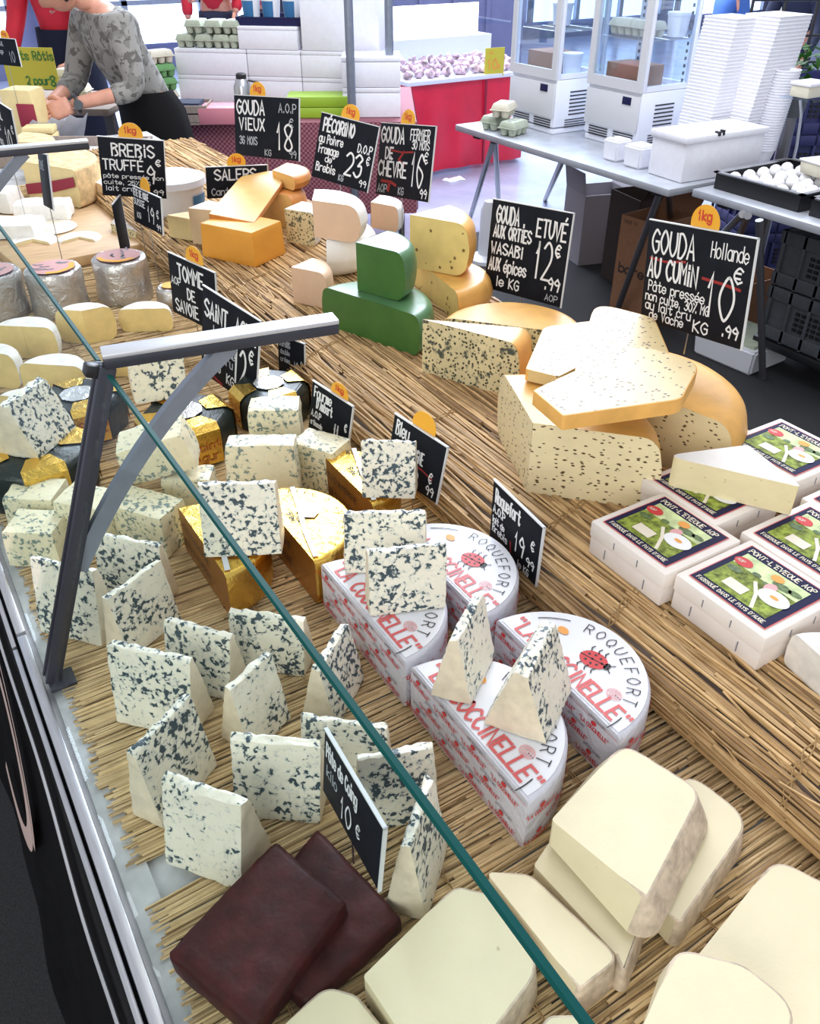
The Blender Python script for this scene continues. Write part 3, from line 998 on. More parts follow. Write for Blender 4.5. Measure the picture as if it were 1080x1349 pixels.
# ------------------------------------------------------------------ half wheels in printed white paper
def ladybird(bm_r, bm_k, cx, cy, r, f, ang=0.0):
    ca, sa = math.cos(ang), math.sin(ang)
    def g(p): return f(Vector((cx + p.x * ca - p.y * sa, cy + p.x * sa + p.y * ca)))
    disc(bm_r, 0, 0, r, r * .78, g, 20)
    if bm_k is None: return
    def h(p): q = g(p); return q + up
    up = f.up * .0003
    for (x, y) in ((-.5, .3), (-.1, .45), (.35, .35), (-.45, -.3), (0, -.42), (.4, -.3), (-.1, 0.0), (.62, .02)):
        disc(bm_k, x * r, y * r, r * .10, r * .10, h, 8)
    ribbon(bm_k, [(-r, 0), (r, 0)], r * .035, h)
    disc(bm_k, r * 1.02, 0, r * .22, r * .34, g, 12)
    for s in (-1, 1):
        for x in (-.55, 0, .5):
            ribbon(bm_k, [(x * r, s * r * .68), ((x - .12) * r, s * r * .95), ((x - .02) * r, s * r * 1.18)], r * .045, g)
        ribbon(bm_k, [(r * 1.15, s * r * .15), (r * 1.45, s * r * .4)], r * .04, g)

class Flat:
    def __init__(s, o, ux, uy, up): s.o, s.ux, s.uy, s.up = Vector(o), Vector(ux), Vector(uy), Vector(up)
    def __call__(s, p): return s.o + s.ux * p.x + s.uy * p.y + s.up * .0006

def roquefort(x, y, label, rz=0.0):
    Rr, H = .104, .074
    t = thing('wrapped_half_wheel', label, 'cheese', (x, y, ZM), R(rz), 'blue cheese half wheels in printed white paper')
    bm = sector(Rr, H, -PI / 2, PI / 2, .007, .0005, 30)
    bmesh.ops.remove_doubles(bm, verts=bm.verts[:], dist=.0004)
    for f in bm.faces: f.material_index = 0
    obj('paper_wrapper', bm, M['paper_wrap'], t, smooth=50)
    # round label sheet on top
    bm = bmesh.new()
    n = 30
    vs = [bm.verts.new(((Rr - .006) * math.cos(-PI / 2 + PI * k / n) + .003, (Rr - .006) * math.sin(-PI / 2 + PI * k / n), H + .0006)) for k in range(n + 1)]
    bm.faces.new(vs)
    lab = obj('label_sheet', bm, M['paper_top'], t, smooth=None)
    top = Flat((0, 0, H + .0010), (0, -1, 0), (1, 0, 0), (0, 0, 1))       # reads along -y, top towards +x
    bm = bmesh.new()
    s = '"LA COCCINELLE"'
    w = text_width(s, .019, .72)
    write(bm, s, -w / 2, .007, .020, .0017, top, .72)
    obj('red_lettering', bm, M['faded_red'], lab, smooth=None)
    bk, br = bmesh.new(), bmesh.new()
    word = 'ROQUEFORT'
    for i, c in enumerate(word):
        a = R(112 - i * 10.4)
        rr = .078
        cx, cy = rr * math.cos(a), rr * math.sin(a)
        rot = a - PI / 2
        for st in strokes(c, .0140, .85):
            ribbon(bk, [(cx + (px - .0036) * math.cos(rot) - py * math.sin(rot), cy + (px - .0036) * math.sin(rot) + py * math.cos(rot)) for px, py in st], .0006, top)
    for a0, a1 in ((128, 152), (12, -2)):
        ribbon(bk, [(.088 * math.cos(R(a0 + (a1 - a0) * k / 8)), .088 * math.sin(R(a0 + (a1 - a0) * k / 8))) for k in range(9)], .0007, top)
    ladybird(br, bk, .008, .050, .0165, top, .3)
    obj('black_lettering', bk, M['black_ink'], lab, smooth=None)
    obj('ladybird_print', br, M['red_ink'], lab, smooth=None)
    bm = bmesh.new()
    disc(bm, -.046, .052, .0075, .0055, top, 16)
    obj('orange_seal', bm, M['orange_ink'], lab, smooth=None)
    bm = bmesh.new()
    for r in (.0085, .0055, .0025):
        ribbon(bm, [(.058 + r * math.cos(k * PI / 8), .034 + r * .8 * math.sin(k * PI / 8)) for k in range(17)], .0007, top)
    obj('pink_seal', bm, M['pink_ink'], lab, smooth=None)
    # repeated print on the flat side and round the rim
    side = Flat((-.0006, 0, 0), (0, -1, 0), (0, 0, 1), (-1, 0, 0))
    b1, b2 = bmesh.new(), bmesh.new()
    for r_, zz in enumerate((.012, .034, .056)):
        for c_ in range(4):
            u = -.088 + c_ * .052 + (r_ % 2) * .024
            if u > .07: continue
            write(b1, '"LA COCCINELLE"', u - .021, zz - .006, .0056, .0005, side, .62, slope=.0)
            ladybird(b1, None, u, zz + .0045, .0040, side, .4)
            for k in range(5):
                write(b2, 'ROQUE'[k], u - .009 + k * .0034, zz + .0085 + (.0014 if 0 < k < 4 else 0), .0034, .00030, side, .8)
            write(b2, 'FORT', u + .0075, zz + .0085, .0034, .00030, side, .8)
    for zz in (.066, .0045):
        ribbon(b1, [(-.102, zz), (.102, zz)], .0003, side)
        ribbon(b2, [(-.102, zz + .003), (.102, zz + .003)], .0002, side)
    class Rim:
        up = Vector((0, 0, 0))
        def __call__(s, p):
            a = p.x / Rr
            return Vector(((Rr + .0018) * math.cos(a), (Rr + .0018) * math.sin(a), p.y))
    rim = Rim()
    for r_, zz in enumerate((.014, .036, .054)):
        for c_ in range(5):
            u = -.145 + c_ * .058 + (r_ % 2) * .028
            ladybird(b1, None, u, zz + .0045, .0040, rim, .4)
            write(b1, '"LA COCCINELLE"', u - .021, zz - .006, .0056, .0005, rim, .62)
    obj('red_side_print', b1, M['red_ink'], t, smooth=None)
    obj('grey_side_print', b2, M['grey_ink'], t, smooth=None)
    return t
roquefort(.352, .466, 'near white-paper half wheel carrying two pointed wedges, its long flat side towards the glass')
roquefort(.349, .680, 'white-paper half wheel next to the gold foil ones, with two square wedges on top')
roquefort(.477, .478, 'white-paper half wheel with the clearest red ladybird, right beside the straw slope')
roquefort(.466, .694, 'rear white-paper half wheel in front of the board with the 19 euro price')

# ------------------------------------------------------------------ gold foil half wheels
def gold_half(x, y, label, Rr, H, rz=0.0):
    t = thing('gold_half_wheel', label, 'cheese', (x, y, ZM), R(rz), 'blue cheese half wheels in gold foil')
    bm = sector(Rr, H, -PI / 2, PI / 2, .008, 0, 30)
    bmesh.ops.subdivide_edges(bm, edges=[e for e in bm.edges if e.calc_length() > .03], cuts=2)
    split(bm, ('brown_foil', 'gold_foil'), (M['gold_dull'], M['gold']), t)
    top = Flat((0, 0, H + .0006), (0, -1, 0), (1, 0, 0), (0, 0, 1))
    bk, bo = bmesh.new(), bmesh.new()
    word = "BLEU D'AUVERGNE"
    for i, c in enumerate(word):
        a = R(150 - i * 8.6)
        rr = Rr * .80
        rot = a - PI / 2
        for st in strokes(c, .0085, .8):
            ribbon(bk, [(rr * math.cos(a) + px * math.cos(rot) - py * math.sin(rot), rr * math.sin(a) + px * math.sin(rot) + py * math.cos(rot)) for px, py in st], .0006, top)
    write(bk, 'DE', -.002, .030, .006, .0007, top, .8)
    write(bk, 'Coin', -.004, .021, .009, .0008, top, .8)
    write(bk, 'Bleu', -.020, .013, .009, .0008, top, .8)
    obj('black_lettering', bk, M['black_ink'], t, smooth=None)
    disc(bo, -.012, .042, .022, .015, lambda p: top(p) + Vector((0, 0, .0006)), 7)
    obj('pale_label', bo, M['cream_print'], t, smooth=None)
    bm = bmesh.new()
    ribbon(bm, [(-Rr * .75, .048), (-.02, .034), (.03, .018), (Rr * .9, .006)], .0035, lambda p: top(p) + Vector((0, 0, .0012)))
    obj('white_tape', bm, M['paper_top'], t, smooth=None)
    side = Flat((-.0008, 0, 0), (0, -1, 0), (0, 0, 1), (-1, 0, 0))
    bs_ = bmesh.new()
    for zz in (.018, .045):
        write(bs_, "BLEU D'AUVERGNE", -Rr * .85, zz, .010, .0006, side, .8)
    obj('side_lettering', bs_, M['black_ink'], t, smooth=None)
    return t
gold_half(.236, .912, 'front gold foil half wheel carrying a large square wedge', .090, .074)
gold_half(.343, .885, 'gold foil half wheel with a white tape and black lettering, right of the front one', .096, .074)
gold_half(.470, .945, 'gold foil half wheel at the foot of the straw slope, under a standing wedge', .082, .074)

# ------------------------------------------------------------------ octagonal wheels in black and gold
def octagon(x, y, rad, h, label, rz=0.0):
    t = thing('octagonal_wheel', label, 'cheese', (x, y, ZM), R(rz), 'octagonal blue cheese wheels in black and gold')
    bm = bmesh.new()
    prof = [(0, h), (rad * .86, h), (rad * .97, h - .008), (rad, h - .02), (rad, .008), (rad * .97, 0), (0, 0)]
    lathe(bm, prof, 8, a0=PI / 8, a1=2 * PI + PI / 8)
    bmesh.ops.bevel(bm, geom=bm.edges[:], offset=.002, segments=2, affect='EDGES')
    obj('black_wrapper', bm, M['black_foil'], t)
    bm = bmesh.new()
    for k in range(4):
        a = k * PI / 2 + PI / 4 * 0
        ca, sa = math.cos(a), math.sin(a)
        def g(u, v, w): return (u * ca - v * sa, u * sa + v * ca, w)
        w2 = rad * .36
        ap = rad * math.cos(PI / 8) + .0012
        ap0 = rad * .86 * math.cos(PI / 8)
        rows = [(.42 * rad, h + .0025, w2 * .55), (ap0 + .001, h + .0025, w2), (ap + .001, h - .007, w2), (ap + .0025, h - .020, w2), (ap + .0025, .006, w2)]
        q = [[bm.verts.new(g(u, s * ww + (i - 0) * 0, z)) for s in (-1, -.5, 0, .5, 1)] for i, (u, z, ww) in enumerate(rows)]
        for a_, b_ in zip(q, q[1:]):
            for j in range(4): bm.faces.new((a_[j], a_[j + 1], b_[j + 1], b_[j]))
    rough(bm, .0006, 90, x * 10)
    obj('gold_panels', bm, M['gold'], t)
    bm = bmesh.new()
    disc(bm, 0, 0, rad * .40, rad * .40, lambda p: Vector((p.x, p.y, h + .0030)), 9)
    obj('clear_seal', bm, M['film'], t)
    bm = bmesh.new()
    for k in range(4):
        a = k * PI / 2
        ap = rad * math.cos(PI / 8) + .0048
        f = Flat((ap * math.cos(a), ap * math.sin(a), 0), (-math.sin(a), math.cos(a), 0), (0, 0, 1), (math.cos(a), math.sin(a), 0))
        write(bm, 'Saint', -.020, .034, .014, .0011, f, .85)
        write(bm, 'Agur', -.018, .014, .014, .0011, f, .85)
    obj('lettering', bm, M['mimo_rind'], t, smooth=None)
    return t
octagon(.098, 1.27, .088, .076, 'black and gold octagonal cheese at the left edge under a grey blue wedge', R(20))
octagon(.338, 1.268, .080, .072, 'black and gold octagonal cheese with its gold face to the front, under the shelf arm', R(215))
octagon(.205, 1.435, .076, .066, 'black and gold octagonal cheese behind the post, farther left', R(10))
octagon(.555, 1.345, .070, .060, 'black and gold octagonal cheese behind the small board at the straw slope', R(30)) if False else None
octagon(.505, 1.30, .070, .066, 'black and gold octagonal cheese nearest the straw slope', R(25))
octagon(.205, 1.262, .052, .060, 'small black and gold octagonal cheese between two larger ones', R(30)) if False else None

# ------------------------------------------------------------------ soft cheeses farther along
def soft_piece(x, y, rz, rad, h, a, z, label, cut='soft', rind='bloom', grp='cut soft cheeses with white rind'):
    t = thing('soft_cheese', label, 'cheese', (x, y, z), R(rz), grp)
    bm = sector(rad, h, -a / 2, a / 2, h * .25, .002, 18)
    rough(bm, .0008, 70, x * 31 + y)
    split(bm, ('paste', 'rind'), (M[cut], M[rind]), t)
    return t
soft_piece(.182, 1.79, 52, .066, .070, PI, ZM, 'half soft cheese with a rounded white top, behind the first pane edge')
soft_piece(.305, 1.80, 70, .062, .074, PI * .8, ZM, 'tall half cheese with a bright yellow face, before the silver cylinders')
soft_piece(.432, 1.80, 62, .056, .052, PI, ZM, 'half soft cheese with a pink-white top next to the left black board')
soft_piece(.190, 1.575, 50, .064, .070, PI, ZM, 'half soft cheese with a rounded white top, near the top of the post')
soft_piece(.100, 1.69, 45, .055, .072, PI, ZM, 'half soft cheese cut by the left picture edge')
soft_piece(.118, 1.50, 45, .048, .055, PI, ZM, 'small half soft cheese behind the grey blue wedge')
soft_piece(.33, 1.60, 60, .05, .05, PI, ZM, 'low half soft cheese below the tall yellow one')

def silver(x, y, label, rad=.062, h=.098, tone=0):
    t = thing('wrapped_cylinder_cheese', label, 'cheese', (x, y, ZM), rnd.uniform(0, 3), 'tall cheeses in silver paper')
    bm = bmesh.new()
    prof = [(0, h), (rad * .8, h), (rad * .95, h - .001), (rad, h - .006), (rad * 1.01, h * .75), (rad * .99, h * .5), (rad * 1.02, h * .25), (rad * 1.04, .01), (rad * 1.02, 0), (0, 0)]
    lathe(bm, prof, 40)
    rough(bm, .0022, 45, x * 50)
    obj('silver_wrapper', bm, M['silver'], t, smooth=50)
    bm = bmesh.new()
    disc(bm, 0, 0, rad * .80, rad * .80, lambda p: Vector((p.x, p.y, h + .0028)), 28)
    l = obj('round_label', bm, M['pale_red'], t, smooth=None)
    b2 = bmesh.new()
    f = lambda p: Vector((p.x, p.y, h + .0034))
    ribbon(b2, [(-rad * .62, -.02), (-rad * .70, 0.01), (-rad * .35, rad * .62), (0, rad * .7)], .006, f)
    obj('yellow_print', b2, M['tag'], l, smooth=None)
    b3 = bmesh.new()
    for k in range(7):
        u, v = rnd.uniform(-.03, .03), rnd.uniform(-.03, .02)
        ribbon(b3, [(u, v), (u + .012, v + .003), (u + .02, v - .002)], .0022, f)
    obj('dark_print', b3, M['grey_ink'], l, smooth=None)
    return t
silver(.452, 2.03, 'silver wrapped cylinder cheese nearest the middle, right of its twins')
silver(.303, 2.03, 'silver wrapped cylinder cheese in the middle of the three')
silver(.180, 2.08, 'silver wrapped cylinder cheese at the left picture edge, striped by the glass')
t = thing('small_wrapped_cheese', 'small paper wrapped round cheese with a yellow sticker beside the rightmost silver cylinder', 'cheese', (.535, 1.93, ZM))
bm = lathe(bmesh.new(), [(0, .042), (.03, .042), (.036, .036), (.038, .012), (.034, 0), (0, 0)], 24); rough(bm, .002, 70, 4)
obj('paper_wrapper', bm, M['silver'], t)
bm = bmesh.new(); disc(bm, 0, 0, .022, .022, lambda p: Vector((p.x, p.y, .0455)), 20); obj('sticker', bm, M['tag'], t)

# ------------------------------------------------------------------ quince slabs
def quince(pix, z0, z1, label, seed):
    pts = [at(px, py, z1) for px, py in pix]
    c = sum(pts, Vector()) / len(pts)
    t = thing('quince_slab', label, 'quince paste', (c.x, c.y, z0))
    bm = hexa([(pts[0].x - c.x, pts[0].y - c.y, 0), (pts[3].x - c.x, pts[3].y - c.y, 0), (pts[1].x - c.x, pts[1].y - c.y, 0), (pts[2].x - c.x, pts[2].y - c.y, 0),
               (pts[0].x - c.x, pts[0].y - c.y, z1 - z0), (pts[3].x - c.x, pts[3].y - c.y, z1 - z0), (pts[1].x - c.x, pts[1].y - c.y, z1 - z0), (pts[2].x - c.x, pts[2].y - c.y, z1 - z0)],
              (16, 16, 5), 2, .0016, 60, seed)
    return obj('paste', bm, M['quince'], t, smooth=70)
quince([(218, 1254), (363, 1105), (458, 1186), (333, 1356)], ZM + .012, .918, 'upper dark red quince paste slab nearest the rail', 3)
quince([(300, 1235), (418, 1088), (532, 1208), (405, 1322)], ZM, .897, 'lower dark red quince paste slab partly under the other one', 8)

# ------------------------------------------------------------------ tomme slices lying flat
def tomme(poly, z0, z1, label, cut='tomme', flare=.005):
    pts = [(at(px, py, z1), max(r, .004), tg) for px, py, r, tg in poly]
    c = sum((p[0] for p in pts), Vector()) / len(pts)
    t = thing('tomme_slice', label, 'cheese', (c.x, c.y, z0), 0, 'pale tomme slices at the near end')
    bm = prism([(p.x - c.x, p.y - c.y, r, tg) for p, r, tg in pts], 0, z1 - z0, .0022, flare)
    split(bm, ('paste', 'rind'), (M[cut], M['tomme_rind']), t, 50)
    return t
tomme([(478, 1286, .002, 0), (600, 1166, .016, 1), (648, 1178, .02, 1), (716, 1272, .03, 1), (640, 1372, .004, 0), (548, 1392, .002, 0)], ZM, .910, 'thick pale tomme piece in front of the glass edge, right of the quince')
tomme([(640, 1149, .002, 0), (698, 1150, .022, 1), (818, 1262, .012, 1), (764, 1304, .003, 0)], ZM, .905, 'narrow pale tomme slice crossed by the green glass edge')
tomme([(703, 1140, .003, 0), (738, 1088, .006, 0), (860, 1180, .005, 1), (822, 1284, .012, 1), (812, 1258, .004, 0)], ZM, .899, 'flat pale tomme slice under the top one, right of the glass edge')
tomme([(726, 1080, .003, 0), (822, 978, .020, 1), (926, 1042, .022, 1), (853, 1184, .003, 0)], .908, .944, 'topmost pale tomme piece of the pile with its mottled rind showing', flare=.016)
tomme([(862, 1190, .003, 0), (900, 1010, .02, 1), (990, 1080, .03, 1), (896, 1217, .004, 0)], ZM, .903, 'pale tomme slice behind the topmost one, lying on straw')
tomme([(862, 1330, .003, 0), (1022, 1130, .022, 1), (1180, 1210, .02, 1), (1100, 1480, .004, 0)], ZM, .908, 'large pale tomme slice at the right picture edge')
tomme([(838, 1372, .003, 0), (892, 1248, .02, 1), (980, 1270, .03, 1), (1056, 1330, .025, 1), (1020, 1400, .004, 0)], .911, .940, 'pale tomme slice overlapping the large one at the bottom right')
tomme([(352, 1372, .003, 0), (428, 1298, .02, 1), (470, 1310, .02, 1), (520, 1372, .01, 1), (450, 1420, .004, 0)], ZM, .900, 'pale tomme piece cut by the bottom edge, in front of the quince')
tomme([(696, 1380, .003, 0), (722, 1337, .012, 1), (768, 1336, .012, 1), (800, 1380, .004, 0)], ZM, .900, 'corner of a pale tomme piece at the bottom edge below the glass line')

# ------------------------------------------------------------------ raised tier: big cheeses
def wheel_piece(name, label, x, y, z, rad, h, a0, a1, cut, rind, rr=.02, bulge=.004, group=None, cat='cheese', rx=0.0, rz=0.0, ry=0.0, rough_=.0008):
    t = thing(name, label, cat, (x, y, z), R(rz), group, rx=R(rx), ry=R(ry))
    bm = sector(rad, h, R(a0), R(a1), rr, bulge, 36)
    if rough_: rough(bm, rough_, 24, x * 17 + y * 5)
    split(bm, ('paste', 'rind'), (M[cut], M[rind]), t, 50)
    return t
wheel_piece('cumin_gouda', 'big cut block of pale gouda full of cumin seeds with a yellow rind', .672, .775, ZT, .172, .112, -47, 68, 'cumin', 'wax_yellow', .028, .006)
wheel_piece('cumin_gouda', 'yellow waxed half wheel behind the cumin block, below the 10 euro board', .872, .800, ZT, .172, .104, -78, 102, 'cumin', 'wax_yellow', .03, .006)
def slice_(name, poly, z0, z1, cut, rind, label, group, rx=0.0, ry=0.0):
    pts = [(at(px, py, z1), r, tg) for px, py, r, tg in poly]
    c = sum((p[0] for p in pts), Vector()) / len(pts)
    t = thing(name, label, 'cheese', (c.x, c.y, z0), 0, group, rx=R(rx), ry=R(ry))
    bm = prism([(p.x - c.x, p.y - c.y, r, tg) for p, r, tg in pts], 0, z1 - z0, .002)
    split(bm, ('paste', 'rind'), (M[cut], M[rind]), t, 50)
    return t
G = 'cumin gouda slices on top of the block'
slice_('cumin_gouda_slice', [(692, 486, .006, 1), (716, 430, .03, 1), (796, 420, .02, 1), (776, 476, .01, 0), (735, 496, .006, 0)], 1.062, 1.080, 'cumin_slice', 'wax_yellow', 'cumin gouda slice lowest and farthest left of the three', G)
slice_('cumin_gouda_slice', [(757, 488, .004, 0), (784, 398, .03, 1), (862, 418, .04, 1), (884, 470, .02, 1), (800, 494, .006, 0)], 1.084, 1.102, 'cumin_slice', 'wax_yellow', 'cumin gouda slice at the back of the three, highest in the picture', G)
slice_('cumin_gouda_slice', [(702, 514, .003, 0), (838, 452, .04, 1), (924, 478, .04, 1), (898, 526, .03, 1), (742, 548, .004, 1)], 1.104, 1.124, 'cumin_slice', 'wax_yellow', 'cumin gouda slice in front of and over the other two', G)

wheel_piece('nettle_gouda', 'thick block of gouda dense with dark green herbs, left of the cumin block', at(556, 490, ZT).x, at(556, 490, ZT).y, ZT, .190, .100, -66, -44, 'nettle', 'wax_yellow', .022, .004)
wheel_piece('nettle_gouda', 'herb flecked half wheel with a smooth rind behind the nettle block', .925, 1.150, ZT, .135, .062, -50, 130, 'nettle', 'wax_yellow', .022, .004)
wheel_piece('pepper_cheese', 'round yellow half wheel lying under the standing pepper cheese', .955, 1.455, ZT, .120, .062, -100, 80, 'pepper', 'wax_yellow', .02, .004)
wheel_piece('pepper_cheese', 'yellow cheese with peppercorns standing behind the small green piece', at(540, 352, 1.008).x, at(540, 352, 1.008).y, 1.009, .135, .108, -62, 10, 'pepper', 'wax_yellow', .03, .004)
wheel_piece('green_gouda', 'large bright green half wheel on the straw tier', .742, 1.355, ZT, .122, .080, -71, 109, 'green', 'green_rind', .018, .003)
pg = at(471, 382, ZT + .081)
wheel_piece('green_gouda', 'smaller bright green block on top of the green half wheel', pg.x, pg.y, ZT + .081, .112, .092, -68, 20, 'green', 'green_rind', .022, .003)

# goat gouda pieces
pk = at(414, 312, ZT + .085)
wheel_piece('goat_gouda', 'pale pink gouda half with white wax on top of its pile', pk.x, pk.y, ZT + .085, .118, .080, -58, 60, 'goat', 'white_wax', .03, .003, group='goat gouda with white wax')
pk = at(420, 350, ZT)
wheel_piece('goat_gouda', 'white waxed gouda lying under the pink half', pk.x + .03, pk.y + .0, ZT, .112, .084, -120, 60, 'white_wax', 'white_wax', .03, .003, group='goat gouda with white wax')
pk = at(387, 398, ZT)
wheel_piece('goat_gouda', 'small pale pink gouda wedge left of the green half wheel', pk.x, pk.y, ZT, .085, .076, -60, 25, 'goat', 'goat', .018, .002, group='goat gouda with white wax')
pk = at(489, 300, ZT)
wheel_piece('goat_gouda', 'pale pink gouda wedge with a white top, between the pink half and the pepper cheese', pk.x, pk.y, ZT, .085, .066, -65, 40, 'goat', 'white_wax', .014, .002, group='goat gouda with white wax')
pk = at(386, 340, ZT)
wheel_piece('herb_cheese', 'cream cheese wedge with dark herb pockets beside the pink gouda', pk.x + .04, pk.y + .12, ZT, .085, .082, -60, 30, 'nettle', 'bloom', .01, .0)

# orange block, slices and neighbours
def block(name, label, px, py, z, lx, ly, lz, yaw, mat, n=8, relax=1, top=.97, amp=.0006, **k):
    p = at(px, py, z)
    t = thing(name, label, 'cheese', (p.x, p.y, z), R(yaw))
    bm = hexa(cuboid8(lx, ly, lz, top), (n, n, n), relax, amp, 20, px * .1)
    obj(k.get('part', 'paste'), bm, M[mat], t, smooth=40)
    return t
block('orange_cheese', 'smooth bright orange cheese block in front of the orange slices', 322, 336, ZT, .165, .118, .080, -62, 'orange', 12, 1, .95)
pk = at(282, 305, ZT)
wheel_piece('aged_gouda', 'aged orange gouda half wheel under the slices, behind the orange block', pk.x + .14, pk.y + .02, ZT, .125, .085, -70, 110, 'mimolette', 'mimo_rind', .022, .003)
wheel_piece('aged_gouda', 'orange gouda wedge at the right end of the slices, leaning low', pk.x + .19, pk.y + .03, ZT + .088, .10, .035, -80, 40, 'mimolette', 'mimo_rind', .014, .002)
slice_('aged_gouda_slice', [(274, 276, .003, 0), (318, 238, .03, 1), (362, 230, .02, 1), (372, 242, .01, 1), (334, 282, .004, 1)], 1.034, 1.046, 'mimolette', 'mimo_rind', 'large orange gouda slice on top, sloping towards the orange block', None, rx=6, ry=0)
pk = at(248, 326, ZT)
wheel_piece('hard_cheese', 'beige hard cheese wedge with a pinkish top left of the orange block', pk.x + .02, pk.y + .02, ZT, .085, .088, -50, 30, 'beige', 'goat', .008, .0)
pk = at(224, 312, ZT)
wheel_piece('hard_cheese', 'small pale yellow wedge at the left end of the straw tier', pk.x, pk.y, ZT, .09, .055, -60, 0, 'comte', 'crust', .008, .0)

# ------------------------------------------------------------------ printed cheese boxes
BX = .128
def cheese_box(x, y, z, label, rz=0.0):
    t = thing('cheese_box', label, 'cheese box', (x, y, z), R(rz), 'cream coloured cheese boxes with navy labels')
    h = .050
    obj('box_base', B((0, 0, h * .28), (BX - .003, BX - .003, h * .56), bev=.0015), M['boxcard'], t)
    lid = obj('lid', B((0, 0, h * .76), (BX, BX, h * .46), bev=.0022), M['boxlid'], t)
    f = Flat((0, 0, h * .99 + .0004), (0, -1, 0), (1, 0, 0), (0, 0, 1))
    def rect(x0, y0, x1, y1, mat, nm, dz):
        bm = bmesh.new()
        vs = [bm.verts.new(f(Vector(p)) + Vector((0, 0, dz))) for p in ((x0, y0), (x1, y0), (x1, y1), (x0, y1))]
        bm.faces.new(vs)
        return obj(nm, bm, M[mat], lid, smooth=None)
    rect(-.054, -.054, .054, .054, 'faded_red', 'red_border', 0)
    rect(-.0526, -.0526, .0526, .0526, 'navy', 'navy_label', .0003)
    rect(-.045, -.040, .043, .036, 'grass', 'meadow_picture', .0006)
    rect(-.045, .010, .043, .036, 'sky_print', 'sky_picture', .0008)
    bm = bmesh.new()
    def up(dz): return lambda p: f(p) + Vector((0, 0, dz))
    for (cx, cy, rx, ry) in ((.018, .018, .013, .006), (.034, .02, .009, .005), (-.034, .0, .010, .006), (-.012, .012, .006, .004), (.004, .008, .005, .003)):
        disc(bm, cx, cy, rx, ry, up(.0010), 9)
    obj('tree_print', bm, M['tree_print'], lid, smooth=None)
    bm = bmesh.new()
    ribbon(bm, [(-.004, .0), (.010, -.016), (.022, -.038)], .0022, up(.0011))
    rect(-.026, -.032, .002, -.016, 'cream_print', 'text_panel', .0011)
    obj('path_print', bm, M['cream_print'], lid, smooth=None)
    bm = bmesh.new(); disc(bm, .026, -.006, .019, .0135, up(.0013), 24)
    obj('plate_print', bm, M['plate_print'], lid, smooth=None)
    bm = bmesh.new(); disc(bm, .026, -.005, .006, .003, up(.0016), 8)
    disc(bm, .006, .026, .0085, .0065, up(.0013), 10)
    obj('orange_print', bm, M['orange_ink'], lid, smooth=None)
    bm = bmesh.new(); disc(bm, -.036, .018, .012, .0085, up(.0013), 18)
    obj('red_oval', bm, M['red_ink'], lid, smooth=None)
    bm = bmesh.new(); disc(bm, .012, .006, .007, .009, up(.0012), 12)
    obj('cheese_print', bm, M['pink_ink'], lid, smooth=None)
    bm = bmesh.new()
    s = "PONT-L'EVEQUE AOP"
    write(bm, s, -.047, .0395, .0078, .0007, up(.0008), 46e-3 * 2 / text_width(s, .0078))
    s = "FABRIQU\u00c9 DANS LE PAYS D'AUGE"
    write(bm, s, -.047, -.0492, .0056, .0005, up(.0008), .094 / text_width(s, .0056))
    write(bm, 'AOP', -.0445, .0155, .0048, .0004, up(.0016), .8)
    obj('lettering', bm, M['cream_print'], lid, smooth=None)
    bm = bmesh.new()
    for k in (-1, 1):
        box(bm, (-BX / 2 - .0003, k * .020, h * .74), (.0008, .0012, .010))
        box(bm, (k * .020, -BX / 2 - .0003, h * .74), (.0012, .0008, .010))
        box(bm, (-BX / 2 + .0010, k * .034, h * .28), (.0012, .0010, .014))
    obj('staples', bm, M['grey_ink'], t, smooth=None)
    return t
cheese_box(.728, .428, ZT, 'frontmost cream cheese box with its whole navy label in view')
cheese_box(.716, .560, ZT, 'cream cheese box on the left, beside the foot of the cumin block')
cheese_box(.840, .598, ZT, 'cream cheese box with a cut piece of white cheese lying on it', R(2))
cheese_box(.992, .600, ZT + .012, 'rear cream cheese box with a pale faded label, right of the cut cheese', R(-4))
cheese_box(.858, .445, ZT, 'cream cheese box behind the frontmost one', R(0))
cheese_box(.985, .455, ZT, 'cream cheese box cut by the right picture edge', R(0))

# brie piece resting across two boxes
def brie(label):
    z0, z1 = ZT + .0515, ZT + .095
    pix = [(873, 597), (950, 585), (1057, 628), (1050, 640)]
    pts = [at(874, 600, z1), at(985, 586, z1), at(1057, 642, z1)]
    c = sum(pts, Vector()) / 3
    t = thing('brie_wedge', label, 'cheese', (c.x, c.y, z0))
    bm = prism([(p.x - c.x, p.y - c.y, r, 0) for p, r in zip(pts, (.010, .006, .004))], 0, z1 - z0, .004)
    for f in bm.faces:
        if abs(f.normal.z) > .8: f.material_index = 1
    split(bm, ('paste', 'rind'), (M['brie'], M['white_wax']), t, 50)
brie('pointed piece of white rinded soft cheese lying across a cheese box')
p = at(1075, 925, ZT)
t = thing('bloomy_cheese', 'white bloomy cheese corner entering at the right edge below the boxes', 'cheese', (.690, .285, ZT), 0)
bm = sector(.075, .045, R(-70), R(80), .008, .001, 18); rough(bm, .0012, 60, 9)
split(bm, ('paste', 'rind'), (M['bloom'], M['bloom']), t)

